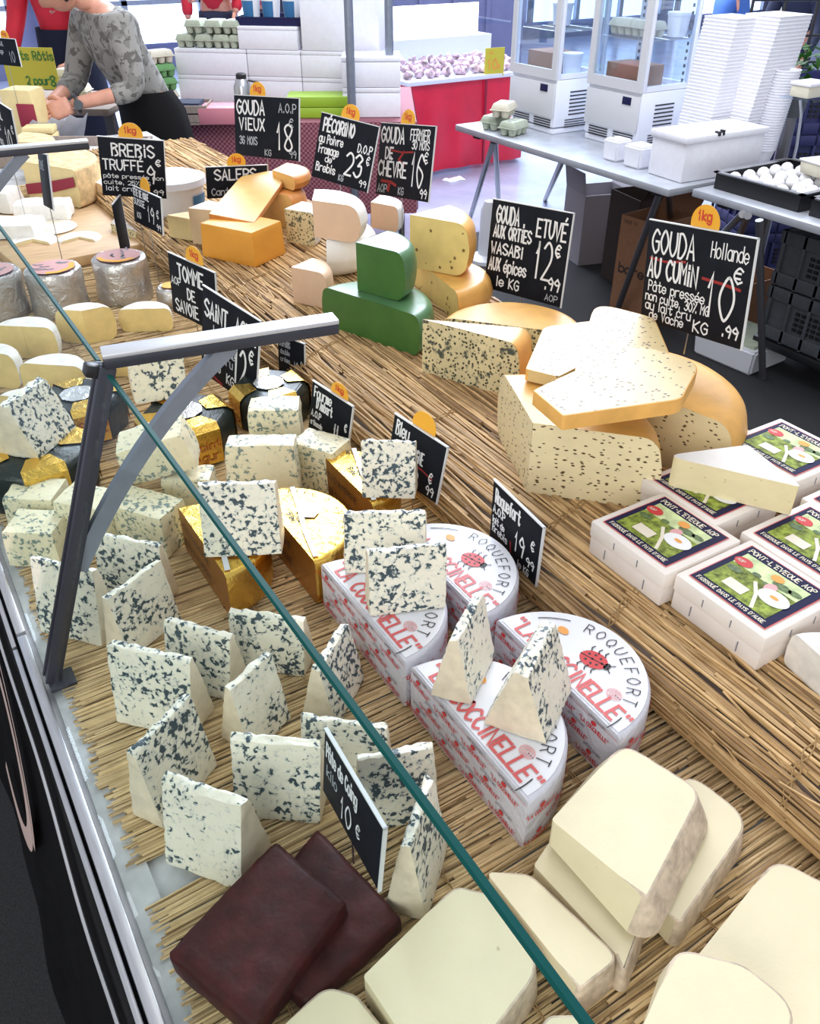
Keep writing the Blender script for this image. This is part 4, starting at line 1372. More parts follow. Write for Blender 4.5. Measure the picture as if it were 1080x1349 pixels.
# ------------------------------------------------------------------ price boards
def sign(label, x, y, z, yaw, pit, roll, w, h, words, tag_at=None, tag_text=True, foot=ZM, reds=(), pin=0.0, tag_w=.026, name='price_board'):
    """slate board standing on a wire pin; words = (text, x, z, height, thickness, squeeze, faint) in fractions of the board"""
    t = thing(name, label, 'sign', (x, y, z), R(yaw), 'chalk lettered price boards', rx=R(pit), ry=R(roll))
    bm = B((0, 0, 0), (w, .003, h), bev=.0012)
    obj('board', bm, M['slate'], t)
    f = Flat((0, -.0018, 0), (1, 0, 0), (0, 0, 1), (0, -1, 0))
    f.up = Vector((0, -.6, 0))
    bm = bmesh.new()
    e = .0009
    for (x0, z0, x1, z1) in ((-w / 2, h / 2, w / 2, h / 2), (w / 2, h / 2, w / 2, -h / 2)):
        a, b = Vector((x0, 0, z0)), Vector((x1, 0, z1))
        c = (a + b) / 2
        box(bm, (c.x, 0, c.z), (abs(x1 - x0) + 2 * e if x0 != x1 else 2 * e, .0036, abs(z1 - z0) + 2 * e if z0 != z1 else 2 * e))
    obj('pale_edge', bm, M['edge'], t, smooth=None)
    b1, b2 = bmesh.new(), bmesh.new()
    for wd in words:
        s, fx, fz, fh, th, sq = wd[:6]
        faint = len(wd) > 6 and wd[6]
        slope = wd[7] if len(wd) > 7 else 0
        write(b2 if faint else b1, s, fx * w, fz * h, fh * h, .82 * th * h, f, min((1.15 if s.isdigit() else .92 if len(s) <= 6 else .74) * sq * w / (.9167 * fh * h), (.475 - fx) * w / text_width(s, fh * h)), .12, slope)
    if len(b1.verts): obj('chalk_lettering', b1, M['chalk'], t, smooth=None)
    else: b1.free()
    if len(b2.verts): obj('faint_lettering', b2, M['chalk_dim'], t, smooth=None)
    else: b2.free()
    if reds:
        bm = bmesh.new()
        for pts, ww in reds: ribbon(bm, [(px * w, pz * h) for px, pz in pts], ww * h, lambda p: f(p) + Vector((0, .0003, 0)))
        obj('red_chalk_mark', bm, M['red_chalk'], t, smooth=None)
    if tag_at is not None:
        bm = bmesh.new()
        tx = tag_at * w
        q = [bm.verts.new((tx + tag_w * 1.05 * math.cos(2 * PI * k / 28), .0022, h / 2 + tag_w * .28 + tag_w * math.sin(2 * PI * k / 28))) for k in range(28)]
        fc = bm.faces.new(q)
        g = bmesh.ops.extrude_face_region(bm, geom=[fc])
        bmesh.ops.translate(bm, verts=[v for v in g['geom'] if isinstance(v, bmesh.types.BMVert)], vec=(0, .001, 0))
        tg = obj('yellow_tag', bm, M['tag'], t, smooth=None)
        if tag_text:
            bm = bmesh.new()
            tf = Flat((tx, .0018, h / 2 + tag_w * .42), (1, 0, 0), (0, 0, 1), (0, -1, 0))
            tf.up = Vector((0, -.3, 0))
            hh = tag_w * .52
            write(bm, '1kg', -text_width('1kg', hh, .8) / 2, 0, hh, hh * .10, tf, .8)
            obj('tag_lettering', bm, M['tag_red'], tg, smooth=None)
    # pin: straight down from the lower edge in the board's own frame
    L = (z - h / 2 - foot)
    if L > .002 or pin:
        bm = bmesh.new()
        Mi = (Matrix.Rotation(R(yaw), 4, 'Z') @ Matrix.Rotation(R(roll), 4, 'Y') @ Matrix.Rotation(R(pit), 4, 'X')).inverted()
        a = Vector((0, .001, -h / 2 + .01)); b = a + (Mi @ Vector((0, 0, -1))) * (L + .006 + pin)
        tube(bm, [a, a.lerp(b, .5), b], .0011, 6)
        obj('pin', bm, M['wire'], t)
    return t

sign('price board reading Brebis Truffe, upper left', .552, 2.149, 1.130, -21, 1, 6, .148, .133, [
    ('BREBiS', -.30, .20, .20, .017, .13), ('TRUFF\u00c9', -.45, -.04, .17, .015, .115), ('p\u00e2te press\u00e9e non', -.46, -.18, .07, .006, .085), ('cuite, 25% MG', -.46, -.29, .07, .006, .085), ('lait cru', -.44, -.40, .08, .007, .09),
    ('\u20ac', .36, .06, .11, .012, .10), ('9', .22, -.24, .30, .016, .13), ('99', .30, -.44, .09, .01, .10)], .0, True)
sign('small price board reading Tete de Moine Suisse, in front of the Brebis one', .544, 2.053, 1.057, -80, -6, 1, .140, .083, [
    ('T\u00caTE DE MOINE', -.46, .26, .18, .020, .062), ('SUISSE', -.46, .02, .17, .018, .08), ('KG', -.36, -.33, .15, .015, .08), ('19', .02, -.30, .42, .022, .12), ('\u20ac', .34, -.10, .22, .016, .09), ('99', .32, -.42, .16, .014, .09)], -.08, False, tag_w=.022)
sign('price board reading Gouda Vieux 36 mois, topmost at the back', .934, 2.231, 1.168, -66, -10, -3, .226, .146, [
    ('GOUDA', -.45, .20, .22, .020, .098), ('A.O.P', .20, .26, .14, .011, .075, True), ('ViEUX', -.42, -.06, .19, .018, .10), ('36 MOIS', -.42, -.30, .13, .012, .062, True), ('18', .16, -.34, .42, .022, .13), ('\u20ac', .36, .02, .15, .012, .08, True), ('99', .36, -.46, .12, .010, .07, True), ('KG', -.02, -.46, .10, .009, .06, True)], -.14, True, foot=ZT)
sign('price board reading Salers, partly behind the orange slices', .846, 2.252, 1.040, -4, 2, 4, .168, .080, [
    ('SALERS', -.36, .08, .32, .032, .125), ('Cantal', -.42, -.40, .22, .02, .08, True)], .0, True, foot=ZT, tag_w=.024)
sign('tilted price board reading Pecorino, between the poles', 1.022, 1.966, 1.146, -66, -15, 5, .176, .150, [
    ('P\u00c9CORiNO', -.42, .24, .19, .019, .098), ('au Poivre', -.46, .06, .13, .012, .07), ('D.O.P', .22, .06, .12, .011, .075), ('Fromage', -.44, -.10, .13, .012, .07), ('de', -.30, -.22, .10, .010, .07), ('Brebis', -.44, -.38, .13, .012, .07), ('23', .06, -.32, .34, .020, .135), ('\u20ac', .40, -.10, .13, .011, .07), ('99', .34, -.44, .10, .009, .06), ('KG', -.02, -.44, .09, .009, .05, True)], -.02, True, foot=ZT)
sign('narrow price board reading Gouda de Chevre, left of the red cloth', 1.145, 1.886, 1.125, -83, -12, -6, .215, .168, [
    ('GOUDA', -.46, .24, .20, .018, .098), ('FERMiER', .08, .30, .14, .011, .072), ('30 MOIS', .12, .18, .11, .010, .068), ('DE', -.36, .02, .15, .016, .09), ('CH\u00c8VRE', -.47, -.22, .20, .018, .10), ('16', .14, -.32, .44, .018, .12), ('\u20ac', .36, .0, .15, .012, .09), ('99', .34, -.46, .12, .011, .07), ('AOP', -.46, -.46, .11, .009, .07, True), ('KG', -.06, -.46, .10, .009, .06, True)], -.02, True, foot=ZT,
    reds=[([(-.28, .14), (-.05, .12), (.15, .14)], .012), ([(-.02, .13), (-.10, .02), (.0, -.06)], .02), ([(-.40, -.30), (-.22, -.30), (-.12, -.34)], .02), ([(-.24, -.31), (-.26, -.42)], .03)])
sign('price board reading Gouda Etuve aux orties wasabi aux epices', 1.086, 1.320, 1.068, -77, -8, -3, .200, .178, [
    ('GOUDA .', -.42, .26, .18, .014, .082), ('ETUV\u00c9', .10, .20, .18, .014, .092), ('AUX ORTiES', -.44, .10, .13, .013, .072), ('WASABi', -.45, -.08, .12, .013, .085), ('AUX \u00e9pices', -.46, -.27, .14, .012, .073), ('le KG', -.34, -.44, .11, .010, .08), ('12', .12, -.24, .40, .015, .105), ('\u20ac', .36, .02, .13, .013, .08), ('.99', .28, -.34, .13, .012, .085), ('AOP', .30, -.46, .07, .006, .06, True)], None, foot=ZT)
sign('largest price board at the right reading Gouda au Cumin Hollande', 1.016, .837, 1.169, -92, -2, -7, .208, .156, [
    ('GOUDA', -.44, .20, .22, .014, .096), ('Hollande', .13, .27, .14, .008, .064), ('AU CUMiN', -.46, -.04, .19, .016, .094), ('P\u00e2te press\u00e9e', -.44, -.18, .10, .008, .066), ('non cuite, 30% MG', -.46, -.28, .09, .008, .057), ('au lait cru', -.45, -.37, .09, .008, .067), ('de Vache', -.40, -.46, .09, .008, .063), ('10', .13, -.28, .40, .016, .135), ('\u20ac', .36, .08, .14, .012, .10), ('.99', .32, -.42, .11, .011, .09), ('KG', .05, -.46, .11, .010, .085)], .02, True, foot=1.052,
    reds=[([(-.45, .14), (-.30, .13), (-.10, .17)], .012), ([(.08, .06), (.25, .05), (.42, .03)], .014)])
sign('price board reading Tomme de Savoie, just left of the board crossed by the shelf arm', *at(255, 386, .985)[:2], .985, -72, -2, 4, .150, .130, [
    ('TOMME', -.30, .14, .24, .022, .125), ('AOP', -.46, .02, .12, .010, .08), ('DE', -.12, -.14, .17, .018, .10), ('SAVOiE', -.40, -.42, .20, .018, .10)], .05, True, foot=ZM)
sign('black price board crossed by the shelf arm, with 12 euros below it', .474, 1.394, .978, -74, -4, 9, .160, .177, [
    ('SAiNT', -.44, .20, .18, .016, .10), ('AGUR', .10, .20, .18, .016, .10), ('Lait de', -.28, .02, .12, .010, .075, True), ('VACHE', -.22, -.10, .12, .010, .080, True), ('cru', -.10, -.22, .10, .009, .07, True), ('25% MG', -.44, -.36, .10, .009, .06), ('KG', -.02, -.42, .11, .010, .08), ('12', .10, -.34, .40, .017, .105), ('\u20ac', .36, -.02, .15, .013, .09), ('.99', .24, -.46, .11, .010, .08)], None, foot=ZM,
    reds=[([(-.40, -.44), (-.25, -.45), (-.10, -.48)], .016)])
sign('small dark price board low against the straw slope, beyond the Fourme one', .589, 1.385, .930, -63, 2, 6, .063, .090, [
    ("D'AFFiNOiS", -.42, .26, .14, .012, .062, True), ('double', -.40, .08, .12, .010, .07, True), ('cr\u00e8me', -.40, -.10, .12, .010, .08, True), ('19', .10, -.24, .24, .014, .09, True), ('\u20ac', .36, -.06, .12, .01, .07, True)], .1, False, foot=.89, tag_w=.012)
sign('price board reading Fourme d\'Ambert, on the straw slope', .525, 1.098, .957, -73, -2, 10, .091, .095, [
    ('Fourme', -.42, .24, .20, .016, .080), ("D'Ambert", -.34, .04, .19, .016, .072), ('A.O.P', -.45, -.16, .13, .012, .07), ('artisanale', -.45, -.33, .11, .009, .045), ('11', .13, -.36, .34, .018, .070), ('\u20ac', .38, -.06, .16, .013, .07), ('.90', .27, -.40, .15, .012, .062)], .12, True, foot=ZM, tag_w=.018)
sign('price board reading Bleu d\'Auvergne with a plain yellow tag', *at(548, 604, .975)[:2], .975, -78, -6, 6, .108, .096, [
    ('Bleu', -.42, .20, .24, .018, .080), ("d'AUVERGNE", -.28, -.04, .20, .017, .062), ('AOP', -.40, -.26, .14, .012, .07), ('12', -.05, -.42, .24, .015, .08), ('\u20ac', .30, -.24, .18, .014, .08), ('99', .28, -.44, .15, .012, .07)], .02, False, foot=ZM, tag_w=.022,
    reds=[([(-.1, -.10), (.15, -.11), (.35, -.16)], .016)])
sign('price board reading Roquefort, beside the rear white-paper half wheel', .581, .684, .966, -91, 4, 6, .106, .104, [
    ('Roquefort', -.42, .20, .22, .018, .078), ('A.O.P', -.45, .02, .13, .012, .07), ('lait de', -.45, -.15, .11, .010, .06), ('Brebis', -.44, -.30, .12, .010, .065), ('19', .02, -.26, .32, .016, .105), ('\u20ac', .34, .0, .16, .013, .08), ('99', .28, -.30, .14, .012, .075), ('le KG', .12, -.47, .12, .010, .06)], None, foot=ZM,
    reds=[([(-.06, -.2), (-.04, -.36)], .016)])
sign('price board reading Pate de Coing, standing in the quince paste', .198, .418, .984, -93, -5, 0, .116, .082, [
    ('P\u00e2te de Coing', -.44, .16, .22, .018, .062), ('kilo', -.42, -.12, .17, .012, .07, True), ('10', -.16, -.36, .34, .016, .10), ('\u20ac', .12, -.24, .20, .014, .08)], None, foot=.898, reds=())
sign('black price board at the left edge showing a price of ten euros', .355, 2.62, 1.165, -78, 0, 8, .160, .125, [
    ('EMMENTAL', -.48, .16, .20, .018, .096), ('Lait', -.30, -.10, .14, .012, .07), ('10', .06, -.40, .42, .02, .12), ('\u20ac', .36, .0, .16, .013, .09), ('KG', -.20, -.42, .12, .012, .07)], None, foot=.93)
sign('board seen nearly edge-on between the two glass posts', .360, 2.20, 1.115, -91, -8, -8, .130, .118, [
    ('TOMME', -.40, .2, .16, .014, .1, True)], None, foot=.88, name='price_board')
sign('board seen exactly edge-on in front of the Brebis board', .492, 2.12, 1.01, 62, 0, 0, .085, .125, [], None, foot=ZM)
sign('dark board in the top left corner above a yellow card', .62, 4.02, 1.185, -60, 0, 0, .150, .095, [
    ('CONTiNENTAL', -.46, .22, .16, .014, .062, True), ('Fromage', -.40, -.06, .16, .012, .07, True), ('10', .15, -.36, .4, .016, .1, True)], .1, True, foot=.95, tag_w=.022)

# ------------------------------------------------------------------ far left of the counter: hard cheeses and board
p = at(130, 325, .90)
t = thing('wooden_board', 'oak board under the hard and creamy cheeses at the far left of the counter', 'board', (.46, 2.62, ZM))
obj('plank', B((0, 0, .014), (.46, .62, .028), bev=.006, rz=R(6)), M['wood'], t)
ZB = .902
def wedge_at(px, py, z, rad, h, a0, a1, cut, rind, label, rx=0, ry=0, rr=.012, name='hard_cheese', grp=None):
    p = at(px, py, z)
    return wheel_piece(name, label, p.x, p.y, z, rad, h, a0, a1, cut, rind, rr, .003, grp, rx=rx, ry=ry)
a = wedge_at(40, 262, ZB, .22, .11, -60, 75, 'comte', 'crust', 'large yellow hard cheese wedge with a maroon paper band at the far left')
f = Flat((.10, -.172, .03), (.5, -.86, .0), (0, 0, 1), (-.86, -.5, 0))
bm = bmesh.new()
ca, sa = math.cos(R(-60)), math.sin(R(-60))
q = [bm.verts.new((ca * r_ + sa * .003, sa * r_ - ca * .003, z_)) for r_, z_ in ((.0, .045), (.12, .068), (.215, .09), (.215, .062), (.12, .036), (.0, .015))]
q = [Vector(v.co) for v in q]; bm.clear()
vs = [bm.verts.new(v + Vector((sa, -ca, 0)) * .002) for v in q]; bm.faces.new(vs)
obj('maroon_band', bm, M['maroon'], a, smooth=None)
wedge_at(66, 262, ZB, .125, .105, -62, 70, 'comte', 'comte', 'rounded yellow cheese half with small dark marks, right of the banded wedge')
wedge_at(20, 222, ZB, .15, .09, -50, 60, 'comte', 'crust', 'tall pale hard cheese wedge behind the banded one')
wedge_at(120, 262, ZB, .075, .055, -70, 200, 'beige', 'white_wax', 'small round beige cheese with a white top left of the Brebis board')
wedge_at(150, 318, ZM, .12, .050, -70, 60, 'nettle', 'greyrind', 'low grey rinded cheese piece with dark herbs behind the silver cylinders')
wedge_at(178, 312, ZM, .10, .060, -70, 60, 'beige', 'bloom', 'flat pale cheese piece right of the grey rinded one')
wedge_at(118, 262, ZB, .11, .045, -100, 100, 'beige', 'greyrind', 'dark rinded flat cheese half behind the wooden board') if False else None
for i, (px, py, lx, ly, lz, yaw, lb) in enumerate([(10, 308, .20, .11, .036, -30, 'white fresh cheese block in front at the left picture edge'), (60, 286, .16, .09, .045, -25, 'white fresh cheese block behind the paper disc'), (0, 276, .13, .09, .06, -40, 'white fresh cheese block beside the maroon banded wedge')]):
    p = at(px, py, ZB)
    t = thing('fresh_cheese', lb, 'cheese', (p.x, p.y, ZB), R(yaw), 'white fresh cheese blocks')
    obj('paste', hexa(cuboid8(lx, ly, lz, .9), (9, 7, 5), 1, .005, 28, i * 4.1), M['fresh'], t)
p = at(66, 300, ZB)
t = thing('paper_disc', 'round cream paper doily with dark writing holding an upright card', 'doily', (p.x, p.y, ZB))
obj('disc', lathe(bmesh.new(), [(0, .003), (.070, .003), (.072, .001), (.07, 0), (0, 0)], 32), M['cream_print'], t)
bm = bmesh.new()
fd = Flat((0, 0, .0032), (.8, -.6, 0), (.6, .8, 0), (0, 0, 1))
write(bm, 'BRILLAT', -.045, -.040, .014, .0012, fd, .8)
obj('lettering', bm, M['crust'], t, smooth=None)
for (px, py, rad, h, lb) in ((48, 332, .062, .036, 'low bloomy round cheese half in front of the wooden board, left'), (108, 328, .058, .034, 'pale bloomy cheese piece right of the low bloomy half')):
    p = at(px, py, ZM)
    wheel_piece('bloomy_cheese', lb, p.x, p.y, ZM, rad, h, -60, 200, 'brie', 'bloom', .01, .001)
# cut hard cheeses behind the rail at upper left
p = at(40, 168, .90)
t = thing('hard_cheese', 'pale cheese block with a maroon label standing behind the black ten euro board', 'cheese', (p.x, p.y, .862), R(-40))
obj('paste', hexa(cuboid8(.14, .12, .19, .95), (6, 6, 6), 1, .001, 20, 3), M['comte'], t)
obj('maroon_label', B((.035, -.0605, .095), (.075, .004, .085), bev=.001), M['maroon'], t)
for i in range(3):
    p = at(48, 178 - i * 7, .93)
    t = thing('cheese_slab', ('lowest', 'middle', 'top')[i] + ' yellow cheese slab of the small pile by the black ten euro board', 'cheese', (at(56, 186, .88).x, at(56, 186, .88).y, .862 + i * .026), R(-35 + i * 5), 'pile of yellow cheese slabs')
    obj('paste', hexa(cuboid8(.12, .09, .024, 1), (5, 5, 3), 1, .0008, 30, i), M['comte'], t)
p = at(90, 205, .90)
t = thing('serving_tray', 'pale wooden tray lined with white paper in front of the person in grey', 'tray', (p.x + .05, p.y + .12, .862), R(-32))
bm = B((0, 0, .005), (.52, .30, .01))
for s in (-1, 1):
    box(bm, (0, s * .146, .025), (.52, .01, .05)); box(bm, (s * .256, 0, .025), (.01, .30, .05))
obj('tray_body', bm, M['crate_wood'], t)
obj('paper_liner', B((0, .01, .013), (.48, .26, .004)), M['paper'], t)
# white tub with lid
p = at(232, 284, .93)
t = thing('white_tub', 'round white tub with a lid right of the Brebis board', 'tub', (p.x, p.y, .93))
obj('tub_body', lathe(bmesh.new(), [(0, 0), (.075, 0), (.088, .09), (0, .09)], 32), M['white'], t)
obj('lid', lathe(bmesh.new(), [(0, .112), (.075, .112), (.082, .107), (.094, .105), (.095, .088), (0, .088)], 32), M['styro'], t)
obj('printed_band', lathe(bmesh.new(), [(.0835, .03), (.0875, .065)], 12, a0=R(-70), a1=R(-20)), M['blue_label'], t)
t2_ = thing('tub_riser', 'upturned wooden box under the white tub', 'crate', (p.x, p.y, ZM))
obj('crate_body', B((0, 0, .028), (.20, .20, .056), bev=.004), M['crate_wood'], t2_)

# ------------------------------------------------------------------ trestle tables
def tubes(bm, pairs, r=.013):
    for a, b in pairs: tube(bm, [a, b], r, 10)
def trestle(name, label, x0, x1, y0, y1, legs, cross=()):
    t = thing(name, label, 'table', ((x0 + x1) / 2, (y0 + y1) / 2, 0))
    o = t.location
    bm = B((0, 0, .705), (x1 - x0, y1 - y0, .03), bev=.004)
    obj('table_top', bm, M['tabletop'], t)
    for tp, bt in legs:
        a, b = at(*tp, .69) - o, at(*bt, .0) - o
        obj('leg', tube(bmesh.new(), [a, b + Vector((0, 0, .004))], .015, 10), M['tube'], t)
    for pa, za, pb, zb in cross:
        obj('brace', tube(bmesh.new(), [at(*pa, za) - o, at(*pb, zb) - o], .009, 8), M['tube'], t)
    bm = bmesh.new()
    for y in (y0 + .12, y1 - .12): box(bm, (0, y - o.y, .68), (x1 - x0 - .1, .05, .03))
    obj('underframe', bm, M['black'], t)
    return t
trestle('trestle_table', 'grey trestle table carrying two glass fridges and a white box', 2.74, 3.42, 2.47, 4.0,
        [((650, 186), (618, 292)), ((652, 186), (657, 274)), ((742, 208), (718, 264)), ((873, 243), (812, 412)), ((881, 246), (884, 330))])
trestle('trestle_table', 'nearer trestle table with a black tray of white eggs', 2.83, 3.55, 1.35, 2.43,
        [((1000, 290), (1004, 500)), ((985, 284), (957, 350)), ((978, 282), (940, 320))])
ZTB = .721

def fridge(x, y, label, items):
    """glass display fridge, door towards -x"""
    W, D, LB, HT = .36, .30, .215, .98
    t = thing('display_fridge', label, 'fridge', (x, y, ZTB), 0, 'white glass display fridges')
    bm = B((0, 0, .03 + LB / 2), (D, W, LB), bev=.006)
    obj('base_cabinet', bm, M['cool_white'], t)
    obj('door_skirt', B((-D / 2 - .006, 0, .05 + LB / 2 - .005), (.012, W - .006, LB - .06), bev=.003), M['grey_panel'], t)
    obj('foot_plinth', B((0, 0, .012), (D - .01, W - .01, .024), bev=.003), M['cool_white'], t)
    bm = bmesh.new()
    for k in range(2):
        for j in range(4): box(bm, (-D / 2 - .001, -.09 + k * .17, .030 + j * .011), (.004, .13, .005))
    for j in range(7): box(bm, (0, -W / 2 - .001, .085 + j * .017), (.12, .003, .006))
    for j in range(4): box(bm, (.02, -W / 2 - .001, .028 + j * .011), (.20, .003, .004))
    obj('vent', bm, M['black'], t)
    d = obj('controller', B((-D / 2 - .0135, -.10, .205), (.004, .055, .032), bev=.001), M['navy'], t)
    z0 = .03 + LB
    fr = bmesh.new()
    for sx in (-1, 1):
        for sy in (-1, 1): box(fr, (sx * (D / 2 - .012), sy * (W / 2 - .012), (z0 + HT) / 2), (.022, .022, HT - z0), bev=.002)
    for z in (z0 + .012, HT - .012):
        for s in (-1, 1):
            box(fr, (0, s * (W / 2 - .012), z), (D - .0475, .0215, .0215)); box(fr, (s * (D / 2 - .012), 0, z), (.0215, W - .0475, .0215))
    obj('frame', fr, M['cool_white'], t)
    df = bmesh.new()
    for s in (-1, 1): box(df, (-D / 2 - .008, s * (W / 2 - .016), (z0 + HT) / 2), (.014, .032, HT - z0))
    for z in (z0 + .022, HT - .02): box(df, (-D / 2 - .008, 0, z), (.0138, W - .0645, .044))
    dr = obj('door', df, M['grey_panel'], t)
    obj('door_glass', B((-D / 2 - .006, 0, (z0 + HT) / 2), (.004, W - .06, HT - z0 - .06)), M['clearbox'], dr)
    gl = bmesh.new()
    for s in (-1, 1): box(gl, (0, s * (W / 2 - .004), (z0 + HT) / 2), (D - .04, .004, HT - z0 - .03))
    box(gl, (D / 2 - .004, 0, (z0 + HT) / 2), (.004, W - .04, HT - z0 - .03))
    obj('side_glass', gl, M['clearbox'], t)
    st = bmesh.new()
    for sy in (-1, 1):
        for k in range(22): box(st, (D / 2 - .03, sy * (W / 2 - .03), z0 + .03 + k * .03), (.006, .008, .014))
    obj('shelf_rail', st, M['tube'], t)
    for z in (z0 + .20, z0 + .40):
        sh = bmesh.new()
        for k in range(12): tube(sh, [(-D / 2 + .03, -W / 2 + .03 + k * (W - .06) / 11, z), (D / 2 - .03, -W / 2 + .03 + k * (W - .06) / 11, z)], .0016, 5)
        for xx in (-D / 2 + .03, 0, D / 2 - .03): tube(sh, [(xx, -W / 2 + .03, z), (xx, W / 2 - .03, z)], .002, 5)
        obj('wire_shelf', sh, M['steel'], t)
    lb_ = bmesh.new(); box(lb_, (0, 0, HT + .03), (D, W, .06), bev=.006)
    obj('lamp_top', lb_, M['cool_white'], t)
    for it in items:
        kind, dx, dy, lv, lab = it
        zz = ZTB + (z0 + .002, z0 + .206, z0 + .406)[lv] + .001
        if kind == 'tub':
            o = thing('plastic_tub', lab, 'tub', (x + dx, y + dy, zz))
            obj('tub_body', lathe(bmesh.new(), [(0, 0), (.042, 0), (.050, .085), (0, .085)], 20), M['styro'], o)
            obj('lid', lathe(bmesh.new(), [(0, .098), (.052, .096), (.053, .085), (0, .085)], 20), M['white'], o)
        elif kind == 'blue':
            o = thing('plastic_tub', lab, 'tub', (x + dx, y + dy, zz))
            obj('tub_body', lathe(bmesh.new(), [(0, 0), (.042, 0), (.046, .10), (0, .105)], 20), M['white'], o)
            obj('blue_label', lathe(bmesh.new(), [(.0432, .018), (.0462, .085)], 20), M['blue_label'], o)
        elif kind == 'card':
            o = thing('cardboard_box', lab, 'box', (x + dx, y + dy, zz))
            obj('box_body', B((0, 0, .045), (.15, .22, .09), bev=.002), M['card'], o)
        elif kind == 'eggs':
            egg_carton(x + dx, y + dy, zz, 90, lab, 'pulp_cream', 'egg cartons in the fridge')
    return t

def egg_carton(x, y, z, yaw, label, mat, group, lid=True):
    t = thing('egg_carton', label, 'egg carton', (x, y, z), R(yaw), group)
    bm = bmesh.new()
    for i in range(3):
        for j in range(2):
            lathe(bm, [(.010, 0), (.017, .004), (.0235, .032), (.024, .036)], 12, ((i - 1) * .047, (j - .5) * .047, 0))
    box(bm, (0, 0, .036), (.148, .102, .005), bev=.002)
    obj('tray', bm, M[mat], t)
    bm = hexa([(-.072, -.05, .038), (.072, -.05, .038), (-.072, .05, .038), (.072, .05, .038), (-.062, -.038, .066), (.062, -.038, .066), (-.062, .038, .066), (.062, .038, .066)], (6, 6, 3), 1)
    obj('lid', bm, M[mat], t)
    bm = bmesh.new()
    for i in range(3): disc(bm, (i - 1) * .04, -.0, .008, .012, lambda p: Vector((p.x, p.y, .0665)), 10)
    obj('print', bm, M['grey_ink'], t, smooth=None)
    return t

fx_, fy_ = at(725, 178, ZTB).x + .163, at(725, 178, ZTB).y + .18
fridge(fx_, fy_, 'white glass display fridge farther from the camera, behind an egg carton', [
    ('tub', .02, -.08, 0, 'white tub low in the farther fridge, on the right'), ('tub', .05, .06, 1, 'white tub on the middle shelf of the farther fridge'), ('tub', 0, -.09, 2, 'white tub on the upper shelf of the farther fridge'), ('card', .03, .08, 0, 'small box low in the farther fridge')])
fx_, fy_ = at(833, 200, ZTB).x + .163, at(833, 200, ZTB).y + .18
fridge(fx_, fy_, 'white glass display fridge nearer the camera with cartons behind its door', [
    ('card', -.02, .02, 0, 'brown cardboard box at the bottom of the nearer fridge'), ('eggs', -.05, .08, 1, 'egg carton on the lower wire shelf of the nearer fridge, left'), ('eggs', -.05, -.06, 1, 'egg carton on the lower wire shelf of the nearer fridge, right'),
    ('blue', .08, -.12, 2, 'blue labelled tub in the nearer fridge, by the side glass'), ('blue', .08, -.02, 2, 'blue labelled tub in the nearer fridge, away from the side glass'), ('tub', .08, -.11, 1, 'white tub beside the egg cartons in the nearer fridge')])
for i, (px, py, lb, mt) in enumerate([(652, 169, 'grey-green egg carton on the table corner, the left one', 'pulp'), (676, 177, 'grey-green egg carton on the table corner, nearer the fridge', 'pulp')]):
    p = at(px, py, ZTB); egg_carton(p.x, p.y, ZTB, 20, lb, mt, 'egg cartons on the table corner')
p = at(662, 172, ZTB)
egg_carton(p.x, p.y, ZTB + .068, 35, 'cream egg carton lying on top of the two grey-green ones', 'pulp_cream', 'egg cartons on the table corner')
for px, py, s, lb in ((806, 214, .105, 'white rectangular tub on the table edge, left one'), (836, 223, .12, 'white rectangular tub against the white box, right one')):
    p = at(px, py, ZTB)
    t = thing('white_tub', lb, 'tub', (p.x + .05, p.y + .03, ZTB), 0, 'white tubs on the table edge')
    bm = hexa(cuboid8(s * .8, s * .8, .09, 1.12), (1, 1, 1), 0); bmesh.ops.bevel(bm, geom=bm.edges[:], offset=.008, segments=2, affect='EDGES')
    obj('tub_body', bm, M['styro'], t)
t = thing('polystyrene_box', 'white polystyrene box with lid at the near end of the fridge table', 'box', (3.07, 2.60, ZTB), R(-3))
obj('box_body', B((0, 0, .075), (.44, .20, .15), bev=.006), M['styro'], t)
obj('lid', B((0, 0, .163), (.46, .215, .028), bev=.006), M['styro'], t)
bm = bmesh.new(); box(bm, (-.06, -.10, .176), (.012, .025, .016)); box(bm, (-.035, -.10, .178), (.010, .02, .02))
obj('black_strap', bm, M['black'], t)
# nested white trays and clear cups
def nested(n, x, y, w, d, h, dz, mat, name, labels, cat, grp, lean=(0, 0), rnd_=False):
    first = None
    for k in range(n):
        if first is None:
            t = thing(name, labels[0], cat, (x, y, ZTB), 0, grp)
            if rnd_:
                bm = lathe(bmesh.new(), [(w * .74, 0), (w, h), (w * 1.06, h), (w * 1.06, h + .004), (w * .97, h + .004), (w * .70, .004)], 24)
            else:
                bm = hexa([(-w * .48, -d * .48, 0), (w * .48, -d * .48, 0), (-w * .48, d * .48, 0), (w * .48, d * .48, 0), (-w * .493, -d * .493, h), (w * .493, -d * .493, h), (-w * .493, d * .493, h), (w * .493, d * .493, h)], (1, 1, 1), 0)
                box(bm, (0, 0, h), (w, d, .005), bev=.0015)
            obj('tray_shell' if not rnd_ else 'cup_shell', bm, mat, t)
            first = t
        else:
            t = copy_tree(first)
            t.location = (x + lean[0] * k, y + lean[1] * k, ZTB + k * dz)
        t['label'] = labels[0] if k < n - 1 else labels[1]
p = at(912, 212, ZTB)
nested(40, p.x + .10, p.y + .06, .17, .18, .02, .0136, M['styro'], 'foam_tray', ('white foam tray in the left tall nested stack', 'topmost white foam tray of the left tall stack'), 'tray', 'left stack of white foam trays', (.0012, -.0005))
p = at(965, 212, ZTB)
